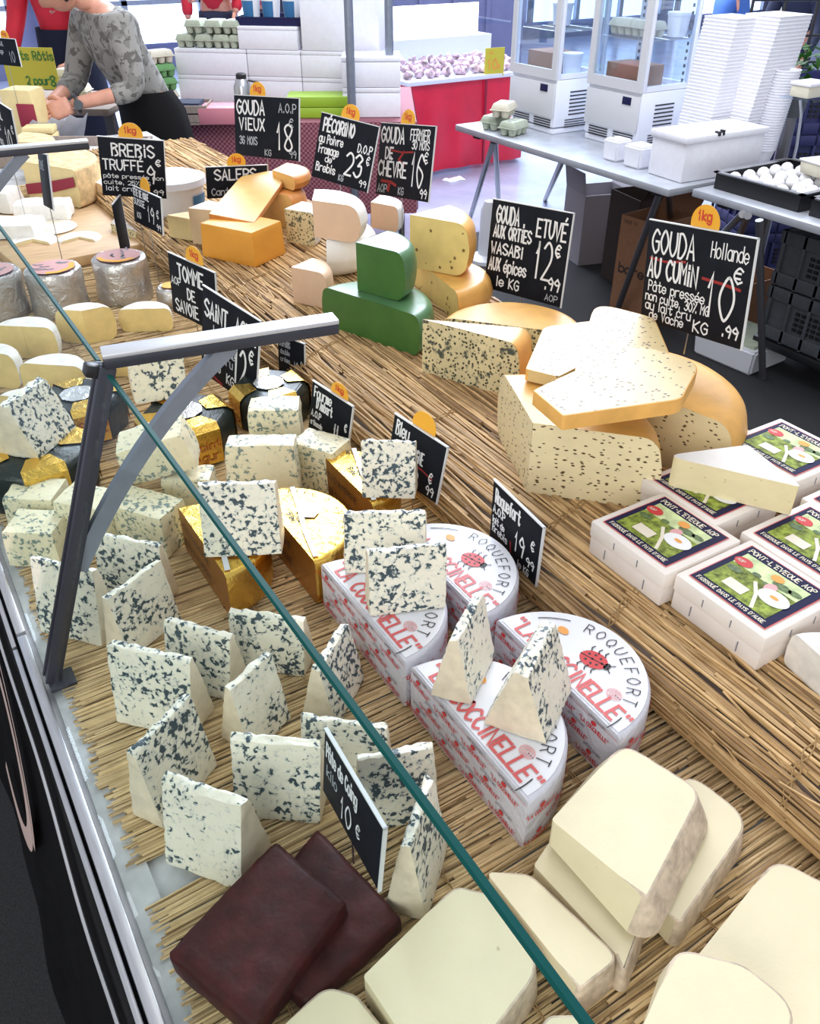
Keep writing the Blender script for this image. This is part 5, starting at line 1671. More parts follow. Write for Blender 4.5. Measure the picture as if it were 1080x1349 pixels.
nested(40, p.x + .08, p.y + .06, .20, .18, .02, .0139, M['styro'], 'foam_tray', ('white foam tray in the right tall nested stack', 'topmost white foam tray of the right tall stack'), 'tray', 'right stack of white foam trays', (.0010, -.0012))
p = at(1000, 214, ZTB)
nested(30, p.x + .03, p.y + .02, .052, 0, .05, .0108, M['styro'], 'plastic_cup', ('translucent plastic cup in the tall nested stack', 'topmost translucent plastic cup of the nested stack'), 'cup', 'nested plastic cups', (.0008, -.0007), True)
# black tray of eggs, second tray
def tray(x, y, lx, ly, label, mat):
    t = thing('serving_tray', label, 'tray', (x, y, ZTB), 0)
    bm = B((0, 0, .004), (lx, ly, .008))
    for s in (-1, 1): box(bm, (s * lx / 2, 0, .03), (.008, ly, .06)); box(bm, (0, s * ly / 2, .03), (lx, .008, .06))
    obj('tray_body', bm, M[mat], t)
    rim = bmesh.new()
    for s in (-1, 1): box(rim, (s * lx / 2, 0, .062), (.02, ly + .02, .005)); box(rim, (0, s * ly / 2, .062), (lx + .02, .02, .005))
    obj('rim', rim, M['steel'], t)
    return t
tray(3.13, 2.19, .44, .40, 'black tray full of white eggs on the nearer table', 'black')
tray(3.13, 1.70, .44, .48, 'second dark tray at the right picture edge on the nearer table', 'black')
k = 0
eg = None
for i in range(5):
    for j in range(5):
        x = 2.97 + i * .075 + rnd.uniform(-.012, .012); y = 2.04 + j * .075 + rnd.uniform(-.012, .012)
        if eg is None:
            eg = obj('egg', lathe(bmesh.new(), [(0, 0), (.016, .004), (.026, .018), (.027, .03), (.021, .046), (.01, .054), (0, .056)], 14), M['egg'])
            tag(eg, 'white egg lying in the black tray', 'egg', 'white eggs in the black tray'); o = eg
        else:
            o = eg.copy(); COL.objects.link(o)
        o.location = (x, y, ZTB + .010)
        o.rotation_euler = (0, 0, rnd.uniform(0, 3))
t = thing('cream_tub', 'flat cream tub lying on the egg tray', 'tub', (3.24, 2.12, ZTB + .066), R(-10))
obj('tub_body', hexa(cuboid8(.20, .13, .05, 1.08), (4, 4, 2), 1), M['pulp_cream'], t)
obj('lid', B((0, 0, .052), (.21, .14, .008), bev=.003), M['styro'], t)
p = at(1062, 124, 1.02)
t = thing('glass_shelf', 'small glass shelf on a bent steel rod at the right picture edge', 'shelf', (p.x, p.y, ZTB))
obj('shelf_plate', B((0.06, 0, .285), (.24, .16, .006)), M['clearbox'], t)
obj('rod', tube(bmesh.new(), [(-.03, .0, .282), (.0, 0, .22), (.02, 0, .10), (.02, 0, .002)], .006, 8), M['steel'], t)
t = thing('cream_tub', 'cream tub standing on the small glass shelf', 'tub', (p.x + .01, p.y, ZTB + .290))
obj('tub_body', B((0, 0, .022), (.12, .09, .044), bev=.006), M['pulp_cream'], t)
obj('lid', B((0, 0, .050), (.13, .10, .014), bev=.004), M['styro'], t)
p = at(1080, 78, 1.12)
t = thing('potted_herb', 'green leafy herb at the right picture edge', 'plant', (p.x + .03, p.y + .1, .0))
bm = bmesh.new()
for k in range(60):
    a = rnd.uniform(0, 2 * PI); r_ = rnd.uniform(0, .09); z = 1.02 + rnd.uniform(-.03, .14)
    c = Vector((r_ * math.cos(a), r_ * math.sin(a), z)); d = Vector((rnd.uniform(-1, 1), rnd.uniform(-1, 1), rnd.uniform(-.3, .8))).normalized() * .03
    s = d.cross(Vector((0, 0, 1))).normalized() * .014
    vs = [bm.verts.new(v) for v in (c - d, c + s, c + d, c - s)]; bm.faces.new(vs)
bmesh.ops.solidify(bm, geom=bm.faces[:], thickness=.001)
obj('leaves', bm, M['leaf'], t)
obj('pot', lathe(bmesh.new(), [(0, .88), (.05, .88), (.065, 1.0), (0, 1.0)], 20), M['charcoal'], t)
obj('pot_stand', tube(bmesh.new(), [(0, 0, .0), (0, 0, .88)], .03, 10), M['tube'], t)

# plastic crates
def crate(x, y, z, yaw, label, mat, grp, lx=.58, ly=.39, h=.24, open_=True):
    t = thing('plastic_crate', label, 'crate', (x, y, z), R(yaw), grp)
    bm = bmesh.new()
    box(bm, (0, 0, .008), (lx - .02, ly - .02, .016))
    for s in (-1, 1):
        for zz, hh in ((.03, .05), (h - .025, .05)):
            box(bm, (0, s * (ly / 2 - .01), zz), (lx, .018, hh), bev=.002); box(bm, (s * (lx / 2 - .01), 0, zz), (.018, ly, hh), bev=.002)
        box(bm, (0, s * (ly / 2 - .018), h / 2), (lx - .02, .008, h - .02)); box(bm, (s * (lx / 2 - .018), 0, h / 2), (.008, ly - .02, h - .02))
        for k in range(7):
            box(bm, (-lx / 2 + .02 + k * (lx - .04) / 6, s * (ly / 2 - .008), h / 2), (.014, .014, h), bev=.001)
        for k in range(5):
            box(bm, (s * (lx / 2 - .008), -ly / 2 + .02 + k * (ly - .04) / 4, h / 2), (.014, .014, h), bev=.001)
    obj('crate_body', bm, M[mat], t)
    bm = bmesh.new()
    for s in (-1, 1):
        for k in range(5):
            for j in range(4):
                box(bm, (-.06 + k * .028, s * (ly / 2 - .011), h / 2 - .035 + j * .022), (.018, .0065, .012))
                box(bm, (s * (lx / 2 - .011), -.06 + k * .028, h / 2 - .035 + j * .022), (.0065, .018, .012))
    obj('grille', bm, M['black'], t)
    return t
for k in range(4):
    crate(4.20, 2.98, k * .242, -28, ('lowest', 'second', 'third', 'topmost')[k] + ' navy crate of the stack behind the clear cups', 'navycrate', 'stack of navy crates')
for k in range(2):
    crate(3.34, 1.93, .15 + k * .225, 0, ('lower', 'upper')[k] + ' grey plastic crate on the wheeled base under the nearer table', 'charcoal', 'grey crates under the table', .56, .42, .22)
t = thing('crate_dolly', 'black wheeled base under the grey crates', 'dolly', (3.34, 1.93, 0))
obj('platform', B((0, 0, .13), (.58, .44, .035), bev=.006), M['black'], t)
for sx in (-1, 1):
    for sy in (-1, 1):
        w = obj('wheel', lathe(bmesh.new(), [(0, -.018), (.035, -.018), (.05, -.012), (.05, .012), (.035, .018), (0, .018)], 24), M['charcoal'], t)
        w.location = (sx * .245, sy * .18, .052); w.rotation_euler = (R(90), 0, R(20))
        b2 = bmesh.new(); lathe(b2, [(0, -.020), (.022, -.020), (.022, .020), (0, .020)], 16)
        obj('hub', b2, M['steel'], w)
        fk = obj('fork', B((sx * .245, sy * .18, .105), (.03, .05, .03)), M['steel'], t)

# boxes under the table
def cardbox(name, label, c, s, yaw, mat, flaps=(), text=None):
    t = thing(name, label, 'box', (c[0], c[1], 0.0), R(yaw))
    lx, ly, h = s
    bm = bmesh.new()
    box(bm, (0, 0, .004), (lx, ly, .008))
    for q in (-1, 1): box(bm, (q * lx / 2, 0, h / 2), (.006, ly, h)); box(bm, (0, q * ly / 2, h / 2), (lx, .006, h))
    obj('box_body', bm, M[mat], t)
    for (side, ang) in flaps:
        bm = bmesh.new()
        horizontal = side in ('-x', '+x')
        q = -1 if side[0] == '-' else 1
        W_ = ly if horizontal else lx
        D_ = min(lx, ly) * .5
        a = R(ang)
        if horizontal:
            box(bm, (q * (lx / 2 + D_ / 2 * math.cos(a)), 0, h + D_ / 2 * math.sin(a)), (D_, W_, .005), rot=Matrix.Rotation(-q * a, 4, 'Y'))
        else:
            box(bm, (0, q * (ly / 2 + D_ / 2 * math.cos(a)), h + D_ / 2 * math.sin(a)), (W_, D_, .005), rot=Matrix.Rotation(q * a, 4, 'X'))
        obj('flap', bm, M[mat], t)
    if text:
        bm = bmesh.new()
        f = Flat((-lx / 2 - .0035, 0, 0), (0, -1, 0), (0, 0, 1), (-1, 0, 0))
        write(bm, text, -text_width(text, .045, 1) / 2, h * .42, .045, .0045, f, 1)
        ribbon(bm, [(.0, h * .42 + .06), (.006, h * .42 + .072), (-.002, h * .42 + .084)], .004, f)
        write(bm, 'MADE IN', -ly * .40, h * .93, .014, .0012, f, 1)
        obj('printed_lettering', bm, M['card_dark'], t, smooth=None)
    return t
cardbox('cardboard_box', 'brown cardboard box with dark printing standing under the fridge table', (3.155, 2.88), (.26, .22, .46), 4, 'card', (('+x', 60),), 'bare')
cardbox('cardboard_box', 'dark open cardboard box behind the brown one under the table', (3.42, 3.20), (.30, .26, .46), -10, 'card_dark', (('+x', 70), ('-y', 50)))
cardbox('cardboard_box', 'pale grey open cardboard box with a raised flap at the left under the table', (3.46, 3.62), (.28, .24, .38), -15, 'card_grey', (('-x', 80), ('+x', 60)))
t = thing('foam_board', 'white foam panel leaning behind the black gouda board, under the table', 'panel', (3.22, 3.08, 0), R(10), rx=0, ry=R(6))
obj('panel_body', B((0, 0, .19), (.02, .16, .38), bev=.003), M['styro'], t)
p = at(640, 348, 0)
t = thing('white_stand', 'white plastic canister with a wide foot on the ground left of the gouda board', 'canister', (p.x + .05, p.y + .05, 0))
obj('canister_body', lathe(bmesh.new(), [(0, 0), (.11, 0), (.11, .02), (.06, .04), (.055, .28), (.035, .33), (0, .33)], 28), M['white'], t)
t = thing('white_basin', 'white basin with pale green contents on the ground below the 10 euro board', 'basin', (3.10, 2.23, 0), R(4))
bm = hexa(cuboid8(.26, .30, .11, 1.06), (1, 1, 1), 0); bmesh.ops.bevel(bm, geom=bm.edges[:], offset=.01, segments=2, affect='EDGES')
obj('basin_body', bm, M['white'], t)
obj('green_contents', B((0, 0, .112), (.23, .27, .03), bev=.01), M['pulp'], t)
cardbox('cardboard_box', 'small brown cardboard box behind the white basin', (3.38, 2.52), (.26, .30, .26), 0, 'card', (('-x', 20),))

# ------------------------------------------------------------------ table with gingham cloth, boxes, cartons
GA, GBv = Vector((1.36, 4.70, 0)), Vector((2.52, 4.03, 0))
gd = (GBv - GA).normalized(); gn2 = Vector((-gd.y, gd.x, 0))
gyaw = math.atan2(gd.y, gd.x)
t = thing('cloth_table', 'table covered with a maroon gingham cloth behind the cheese stall', 'table', ((GA.x + GBv.x) / 2, (GA.y + GBv.y) / 2, 0), gyaw)
Lg = (GBv - GA).length
obj('table_top', B((0, .55, .73), (Lg, 1.1, .03)), M['crate_wood'], t)
bm = bmesh.new()
g = []
path = [(-Lg / 2, 1.1), (-Lg / 2, 0), (Lg / 2, 0), (Lg / 2, 1.1)]
prev = None
seq = []
for a, b in zip(path, path[1:]):
    n = 24
    for k in range(n): seq.append((a[0] + (b[0] - a[0]) * k / n, a[1] + (b[1] - a[1]) * k / n))
seq.append(path[-1])
rows = []
for i, (x, y) in enumerate(seq):
    o_ = .012 * math.sin(i * 1.15)
    ox = -1 if i < 24 else (1 if i > 48 else 0); oy = -1 if 24 <= i <= 48 else 0
    rows.append([bm.verts.new((x + ox * (.004 + max(0, o_) * f_), y + oy * (.004 + max(0, o_) * f_), .748 - .46 * f_)) for f_ in (0, .25, .5, .75, 1)])
for q, w in zip(rows, rows[1:]):
    for k in range(4): bm.faces.new((q[k], q[k + 1], w[k + 1], w[k]))
tp = [bm.verts.new((x, y, .748)) for x, y in path]; bm.faces.new(tp)
obj('gingham_cloth', bm, M['gingham'], t)
for s in (-1, 1):
    for yy in (.08, 1.0): obj('leg', tube(bmesh.new(), [(s * (Lg / 2 - .08), yy, 0), (s * (Lg / 2 - .08), yy, .715)], .018, 10), M['tube'], t)
ZG = .750
W0, W1 = at(238, 134, ZG), at(468, 141, ZG)
wd = W1 - W0; wyaw = math.atan2(wd.y, wd.x); wn = Vector((-wd.y, wd.x, 0)).normalized()
def whitebox(s0, s1, z, h, label, dep=.34, off=0.0):
    a, b = W0 + wd * s0, W0 + wd * s1
    c = (a + b) / 2 + wn * (dep / 2 + off)
    t = thing('polystyrene_box', label, 'box', (c.x, c.y, z), wyaw, 'white polystyrene boxes on the gingham table')
    L = (b - a).length - .004
    obj('box_body', B((0, 0, h * .42), (L, dep, h * .84), bev=.004), M['styro'], t)
    obj('lid', B((0, 0, h * .92), (L, dep, h * .155), bev=.004), M['styro'], t)
    return t
whitebox(0, .41, ZG, .14, 'white polystyrene box, lower left of the wall of boxes')
whitebox(.41, .71, ZG, .14, 'white polystyrene box, lower middle of the wall of boxes')
whitebox(.71, 1.0, ZG, .14, 'white polystyrene box, lower right of the wall of boxes')
whitebox(0, .41, ZG + .141, .13, 'white polystyrene box under the grey-green egg cartons')
whitebox(.41, .71, ZG + .141, .13, 'white polystyrene box, middle of the second layer')
whitebox(.71, 1.0, ZG + .141, .13, 'white polystyrene box, right end of the second layer')
whitebox(.37, .70, ZG + .272, .11, 'white polystyrene box under the white buckets')
whitebox(.72, 1.14, ZG + .272, .29, 'tall white polystyrene box at the top right behind the left pole', .30)
S0, S1 = at(478, 152, ZG), at(540, 162, ZG)
t_ = (S0 + S1) / 2
for k in range(2):
    t = thing('polystyrene_box', ('lower', 'upper')[k] + ' white polystyrene box at the right end of the gingham table', 'box', (t_.x + .02, t_.y + .18, ZG + k * .142), gyaw, 'white polystyrene boxes on the gingham table')
    obj('box_body', B((0, 0, .058), (.30, .24, .116), bev=.004), M['styro'], t)
    obj('lid', B((0, 0, .129), (.30, .24, .023), bev=.004), M['styro'], t)
zz = ZG + .383
bc = W0 + wd * .535 + wn * .17
t = thing('blue_tray', 'flat navy tray holding four white buckets on the boxes', 'tray', (bc.x, bc.y, zz), wyaw)
bm = B((0, 0, .008), (.36, .26, .016))
for s in (-1, 1): box(bm, (0, s * .128, .02), (.36, .008, .04)); box(bm, (s * .178, 0, .02), (.008, .26, .04))
obj('tray_body', bm, M['navy'], t)
for k, (dx, dy) in enumerate(((-.115, -.05), (0, -.06), (.115, -.05), (-.04, .06))):
    q = bc + wd.normalized() * dx + wn * dy
    t = thing('white_bucket', 'small white bucket with blue print on the navy tray, ' + ('left', 'centre front', 'right', 'rear')[k], 'bucket', (q.x, q.y, zz + .017), wyaw, 'white buckets on the navy tray')
    obj('bucket_body', lathe(bmesh.new(), [(0, 0), (.042, 0), (.052, .11), (0, .11)], 24), M['white'], t)
    obj('lid', lathe(bmesh.new(), [(0, .128), (.052, .126), (.055, .11), (0, .11)], 24), M['styro'], t)
    obj('blue_label', lathe(bmesh.new(), [(.0445, .02), (.0515, .095)], 10, a0=R(-150), a1=R(-60)), M['blue_label'], t)
names = []
for k, (u, v, lv) in enumerate([(.06, .08, 0), (.17, .08, 0), (.27, .08, 0), (.36, .08, 0), (.12, .08, 1), (.23, .08, 1), (.33, .08, 1)]):
    q = W0 + wd * u + wn * v
    egg_carton(q.x, q.y, ZG + .2725 + lv * .068, math.degrees(wyaw) + 90, ('lower row' if lv == 0 else 'upper row') + ' grey-green egg carton on the white boxes, ' + ['first from the left', 'second from the left', 'third from the left', 'fourth from the left', 'first from the left', 'second from the left', 'third from the left'][k], 'pulp', 'grey-green egg cartons on the boxes')
q = at(322, 146, ZG)
t = thing('thermos_flask', 'steel thermos flask with a black top in front of the white boxes', 'flask', (q.x, q.y, ZG))
obj('flask_body', lathe(bmesh.new(), [(0, 0), (.045, 0), (.047, .02), (.045, .12), (.030, .155), (.026, .16), (0, .16)], 24), M['steel'], t)
obj('stopper', lathe(bmesh.new(), [(0, .158), (.028, .158), (.028, .178), (.02, .185), (0, .185)], 20), M['black'], t)
obj('handle', tube(bmesh.new(), [(.03, -.02, .15), (.075, -.045, .14), (.085, -.05, .09), (.045, -.025, .03)], .006, 8), M['black'], t)
q = at(430, 156, ZG)
for k in range(2):
    t = thing('green_box', ('lower dark', 'upper bright')[k] + ' green plastic box behind the tilted Pecorino board', 'box', (q.x + .02, q.y + .10, ZG + k * .052), gyaw, 'green plastic boxes')
    obj('box_body', B((0, 0, .025), (.36 - k * .02, .18, .05), bev=.004), M['lime'], t)
q = at(306, 166, ZG)
t = thing('pink_tray', 'pink plastic tray between the wooden crate and the gouda board', 'tray', (q.x, q.y + .12, ZG), gyaw)
obj('tray_body', B((0, 0, .04), (.22, .16, .08), bev=.006), M['pinkplastic'], t)
q = at(250, 166, ZG)
t = thing('wooden_crate', 'low grey wooden crate at the front edge of the gingham table', 'crate', (q.x, q.y + .14, ZG), gyaw)
bm = B((0, 0, .006), (.32, .20, .012))
for s in (-1, 1):
    for z_ in (.03, .072): box(bm, (0, s * .098, z_), (.32, .008, .034)); box(bm, (s * .156, 0, z_), (.008, .20, .034))
obj('crate_body', bm, M['crate_wood'], t)
obj('contents', hexa([(p_[0], p_[1], p_[2] + .014) for p_ in cuboid8(.29, .17, .085, .85)], (6, 5, 3), 1, .006, 20, 5), M['navycloth'], t)
q = at(222, 138, ZG)
for k in range(4):
    egg_carton(q.x, q.y + .05, ZG + k * .068, 10, ('lowest', 'second', 'third', 'topmost')[k] + ' egg carton of the green and white stack behind the person', 'pulp_green' if k in (1, 2) else 'pulp_cream', 'stack of cartons behind the person')
def pole(px, py, label):
    q = at(px, py, 0)
    t = thing('tent_pole', label, 'pole', (q.x, q.y, 0), 0, 'market tent poles')
    obj('tube', tube(bmesh.new(), [(0, 0, .01), (0, 0, 2.9)], .022, 14), M['poly_pole'], t)
    obj('foot', lathe(bmesh.new(), [(0, 0), (.06, 0), (.06, .008), (.026, .012), (.026, .06), (0, .06)], 20), M['poly_pole'], t)
pole(471, 350, 'grey tent pole on the left, behind the tilted Pecorino board')
pole(516, 335, 'grey tent pole on the right, beside the red cloth')

# ------------------------------------------------------------------ red stand with garlic
t = thing('red_stand', 'market stand draped in shiny red cloth with a white ledge', 'stand', (4.10, 6.05, 0))
bm = bmesh.new()
rows = []
pth = [(-.62, .35), (-.62, -.35), (.45, -.35), (.45, .35)]
seq = []
for a, b in zip(pth, pth[1:]):
    for k in range(60): seq.append((a[0] + (b[0] - a[0]) * k / 60, a[1] + (b[1] - a[1]) * k / 60))
seq.append(pth[-1])
for i, (x, y) in enumerate(seq):
    fo = .012 * (1 + math.sin(i * .45 + .5)); ox = -1 if i < 60 else (1 if i > 120 else 0); oy = -1 if 60 <= i <= 120 else 0
    rows.append([bm.verts.new((x + ox * fo * f_, y + oy * fo * f_, .63 - .60 * f_)) for f_ in (0, .2, .4, .6, .8, 1)])
for q, w in zip(rows, rows[1:]):
    for k in range(5): bm.faces.new((q[k], q[k + 1], w[k + 1], w[k]))
obj('red_cloth', bm, M['redcloth'], t)
obj('ledge', B((-.085, -.02, .645), (1.10, .74, .03), bev=.004), M['cool_white'], t)
obj('seam', B((.06, -.372, .33), (.014, .01, .58)), M['maroon'], t)
t = thing('display_case', 'bright glass display case above the garlic on the red stand', 'display case', (4.02, 6.10, .661))
obj('case_base', B((0, .18, .10), (1.06, .22, .20), bev=.004), M['cool_white'], t)
obj('case_glass', B((0, .05, .30), (1.06, .44, .012)), M['clearbox'], t)
obj('lit_back', B((0, .27, .22), (1.06, .02, .36)), M['shop_warm'], t)
gar = None
for i in range(13):
    for j in range(4):
        x = 3.54 + i * .078 + rnd.uniform(-.015, .015); y = 5.76 + j * .075 + rnd.uniform(-.015, .015)
        if gar is None:
            gar = obj('garlic_bulb', lathe(bmesh.new(), [(0, 0), (.024, .004), (.036, .02), (.034, .036), (.016, .050), (.006, .064), (0, .066)], 12), M['garlic'])
            tag(gar, 'purple and white garlic bulb heaped on the red stand', 'garlic', 'garlic bulbs on the red stand'); o = gar
        else:
            o = gar.copy(); COL.objects.link(o)
        o.location = (x, y, .662 + j * .018 + rnd.uniform(0, .008)); o.rotation_euler = (rnd.uniform(-.6, .6), rnd.uniform(-.6, .6), rnd.uniform(0, 6))
q = at(650, 112, .66)
t = thing('price_card', 'yellow price card reading 10 euros on the edge of the red stand', 'sign', (4.22, 5.672, .66), R(-8))
obj('card', B((0, 0, .075), (.16, .004, .19)), M['yellow_card'], t)
bm = bmesh.new(); f = Flat((0, -.003, 0), (1, 0, 0), (0, 0, 1), (0, -1, 0))
write(bm, '10', -.055, .03, .065, .006, f, .8); write(bm, '\u20ac', .03, .03, .03, .003, f, .8); write(bm, 'AIL', -.05, .13, .018, .002, f, 1)
obj('lettering', bm, M['orange_ink'], t, smooth=None)
# dark shutter and display shelves closing the view behind the red stand
t = thing('dark_shutter', 'dark blue ribbed shutter behind the red stand', 'shutter', (5.35, 7.9, 0), R(-12))
bm = B((0, 0, .8), (1.5, .05, 1.6))
for k in range(5): box(bm, (-.70 + k * .35, -.035, .8), (.04, .03, 1.6))
obj('panel', bm, M['shade_wall'], t)
t = thing('litter', 'scrap of white paper lying on the ground before the red stand', 'litter', tuple(at(598, 237, 0)))
obj('paper', hexa(cuboid8(.16, .10, .012, .7), (7, 6, 2), 1, .012, 18, 2), M['paper'], t)
t = thing('yellow_card', 'yellow card about roast fillets at the upper left edge', 'sign', (.80, 4.60, 1.05), R(-40))
obj('card', B((0, 0, 0), (.25, .004, .17)), M['yellow_card'], t)
bm = bmesh.new(); f = Flat((0, -.003, 0), (1, 0, 0), (0, 0, 1), (0, -1, 0))
write(bm, 'Filets R\u00f4tis', -.105, .035, .034, .003, f, .72); write(bm, '2 pour', -.03, -.065, .032, .0035, f, .7); write(bm, '8', .088, -.07, .040, .004, f, .8)
obj('lettering', bm, M['leaf'], t, smooth=None)
obj('card_stick', tube(bmesh.new(), [(0, .004, -.09), (0, .004, -.17)], .004, 6), M['wire'], t)
q = Vector((1.05, 4.25, 0))
for k in range(2):
    egg_carton(1.02, 4.80, .8805 + .068 * k, -35, ('lower', 'upper')[k] + ' cream egg carton in front of the person in grey', 'pulp_cream', 'cream cartons in front of the person')
t = thing('side_table', 'low grey counter behind the cheese counter, under the yellow card and cream cartons', 'counter', (.90, 4.88, 0), R(-35))
obj('counter_top', B((0, -.02, .865), (.80, .50, .03), bev=.003), M['crate_wood'], t)
for sx in (-1, 1):
    for sy in (-1, 1): obj('leg', B((sx * .36, sy * .17, .425), (.04, .04, .85)), M['tube'], t)
# wire rack at the top right
t = thing('wire_rack', 'dark wire rack in the top right corner behind the navy crates', 'rack', (4.75, 3.35, 0), R(-28))
bm = bmesh.new()
for k in range(6): tube(bm, [(-.45 + k * .18, 0, 0), (-.45 + k * .18, 0, 1.7)], .009, 8)
for z_ in (.95, 1.08, 1.25, 1.5): tube(bm, [(-.45, 0, z_), (.45, 0, z_)], .007, 8)
obj('wires', bm, M['black'], t)

# ------------------------------------------------------------------ people
def skinned(name, joints, bones, mat, parent, sub=2, root=0):
    me = bpy.data.meshes.new(name + '_frame')
    me.from_pydata([j[0] for j in joints], bones, [])
    o = bpy.data.objects.new(name, me)
    COL.objects.link(o)
    md = o.modifiers.new('skin', 'SKIN'); md.use_smooth_shade = True
    if not me.skin_vertices: me.skin_vertices.new()
    for i, j in enumerate(joints):
        r_ = j[1]
        me.skin_vertices[0].data[i].radius = r_ if isinstance(r_, tuple) else (r_, r_)
        me.skin_vertices[0].data[i].use_root = (i == root)
    ss = o.modifiers.new('sub', 'SUBSURF'); ss.levels = sub; ss.render_levels = sub
    dg = bpy.context.evaluated_depsgraph_get()
    dg.update()
    m2 = bpy.data.meshes.new_from_object(o.evaluated_get(dg))
    o.modifiers.clear()
    o.data = m2
    m2.name = name
    bpy.data.meshes.remove(me)
    m2.materials.clear(); m2.materials.append(mat)
    m2.shade_smooth()
    o.parent = parent
    return o

def head_mesh(c, fwd, up, s=1.0):
    """head with brow, eyes, nose, mouth, chin and ears; c is the centre"""
    bm = bmesh.new()
    bmesh.ops.create_uvsphere(bm, u_segments=28, v_segments=20, radius=1)
    f = fwd.normalized(); u = (up - f * up.dot(f)).normalized(); r_ = f.cross(u)
    for v in bm.verts:
        x, y, z = v.co
        # z up, y forward
        w = .074 * (1 - .20 * max(0, -z)); dpt = .095 * (1 - .10 * max(0, -z)); hgt = .115
        yy = y * dpt
        if y > 0 and z < -.35: yy += .010 * (-z - .35)                        # chin
        if y > .8 and -.35 < z < .12: yy += .024 * math.exp(-(x / .13) ** 2) * (1 - abs(z + .12) / .30 if abs(z + .12) < .30 else 0)   # nose
        if y > .6 and .10 < z < .30 and .2 < abs(x) < .55: yy -= .008          # eye hollows
        if y > .7 and -.56 < z < -.44 and abs(x) < .35: yy -= .004             # mouth line
        if abs(x) > .93 and abs(z) < .28 and -.3 < y < .25: w += .012          # ears
        v.co = c + (r_ * (x * w) + f * yy + u * (z * hgt)) * s
    return bm, f, u, r_

def hand_into(bm, wrist, d, n, s=1.0, curl=.5):
    """palm and five bent fingers; d points along the hand, n is the palm normal"""
    d = d.normalized(); n = (n - d * n.dot(d)).normalized(); b = d.cross(n)
    palm = wrist + d * .045 * s
    hexb = []
    for k in (-1, 1):
        for j in (-1, 1):
            for i in (-1, 1):
                hexb.append(palm + b * (i * .038 * s) + d * (j * .048 * s) + n * (k * .013 * s))
    h = hexa(hexb, (4, 4, 3), 1)
    me = bpy.data.meshes.new('tmp'); h.to_mesh(me); h.free(); bm.from_mesh(me); bpy.data.meshes.remove(me)
    for i, L in enumerate((.062, .074, .070, .055)):
        p0 = palm + b * ((-.029 + i * .019) * s) + d * .040 * s
        c = curl
        p1 = p0 + (d * math.cos(c * .6) + n * math.sin(c * .6)) * L * .45 * s
        p2 = p1 + (d * math.cos(c * 1.5) + n * math.sin(c * 1.5)) * L * .33 * s
        p3 = p2 + (d * math.cos(c * 2.3) + n * math.sin(c * 2.3)) * L * .27 * s
        tube(bm, [p0, p1, p2, p3], [.0092 * s, .0088 * s, .0080 * s, .0058 * s], 8)
    p0 = palm - b * .034 * s - d * .02 * s
    p1 = p0 + (-b * .7 + d * .6 + n * .3).normalized() * .034 * s
    p2 = p1 + (-b * .2 + d * .8 + n * .5).normalized() * .028 * s
    tube(bm, [p0, p1, p2], [.011 * s, .0098 * s, .007 * s], 8)

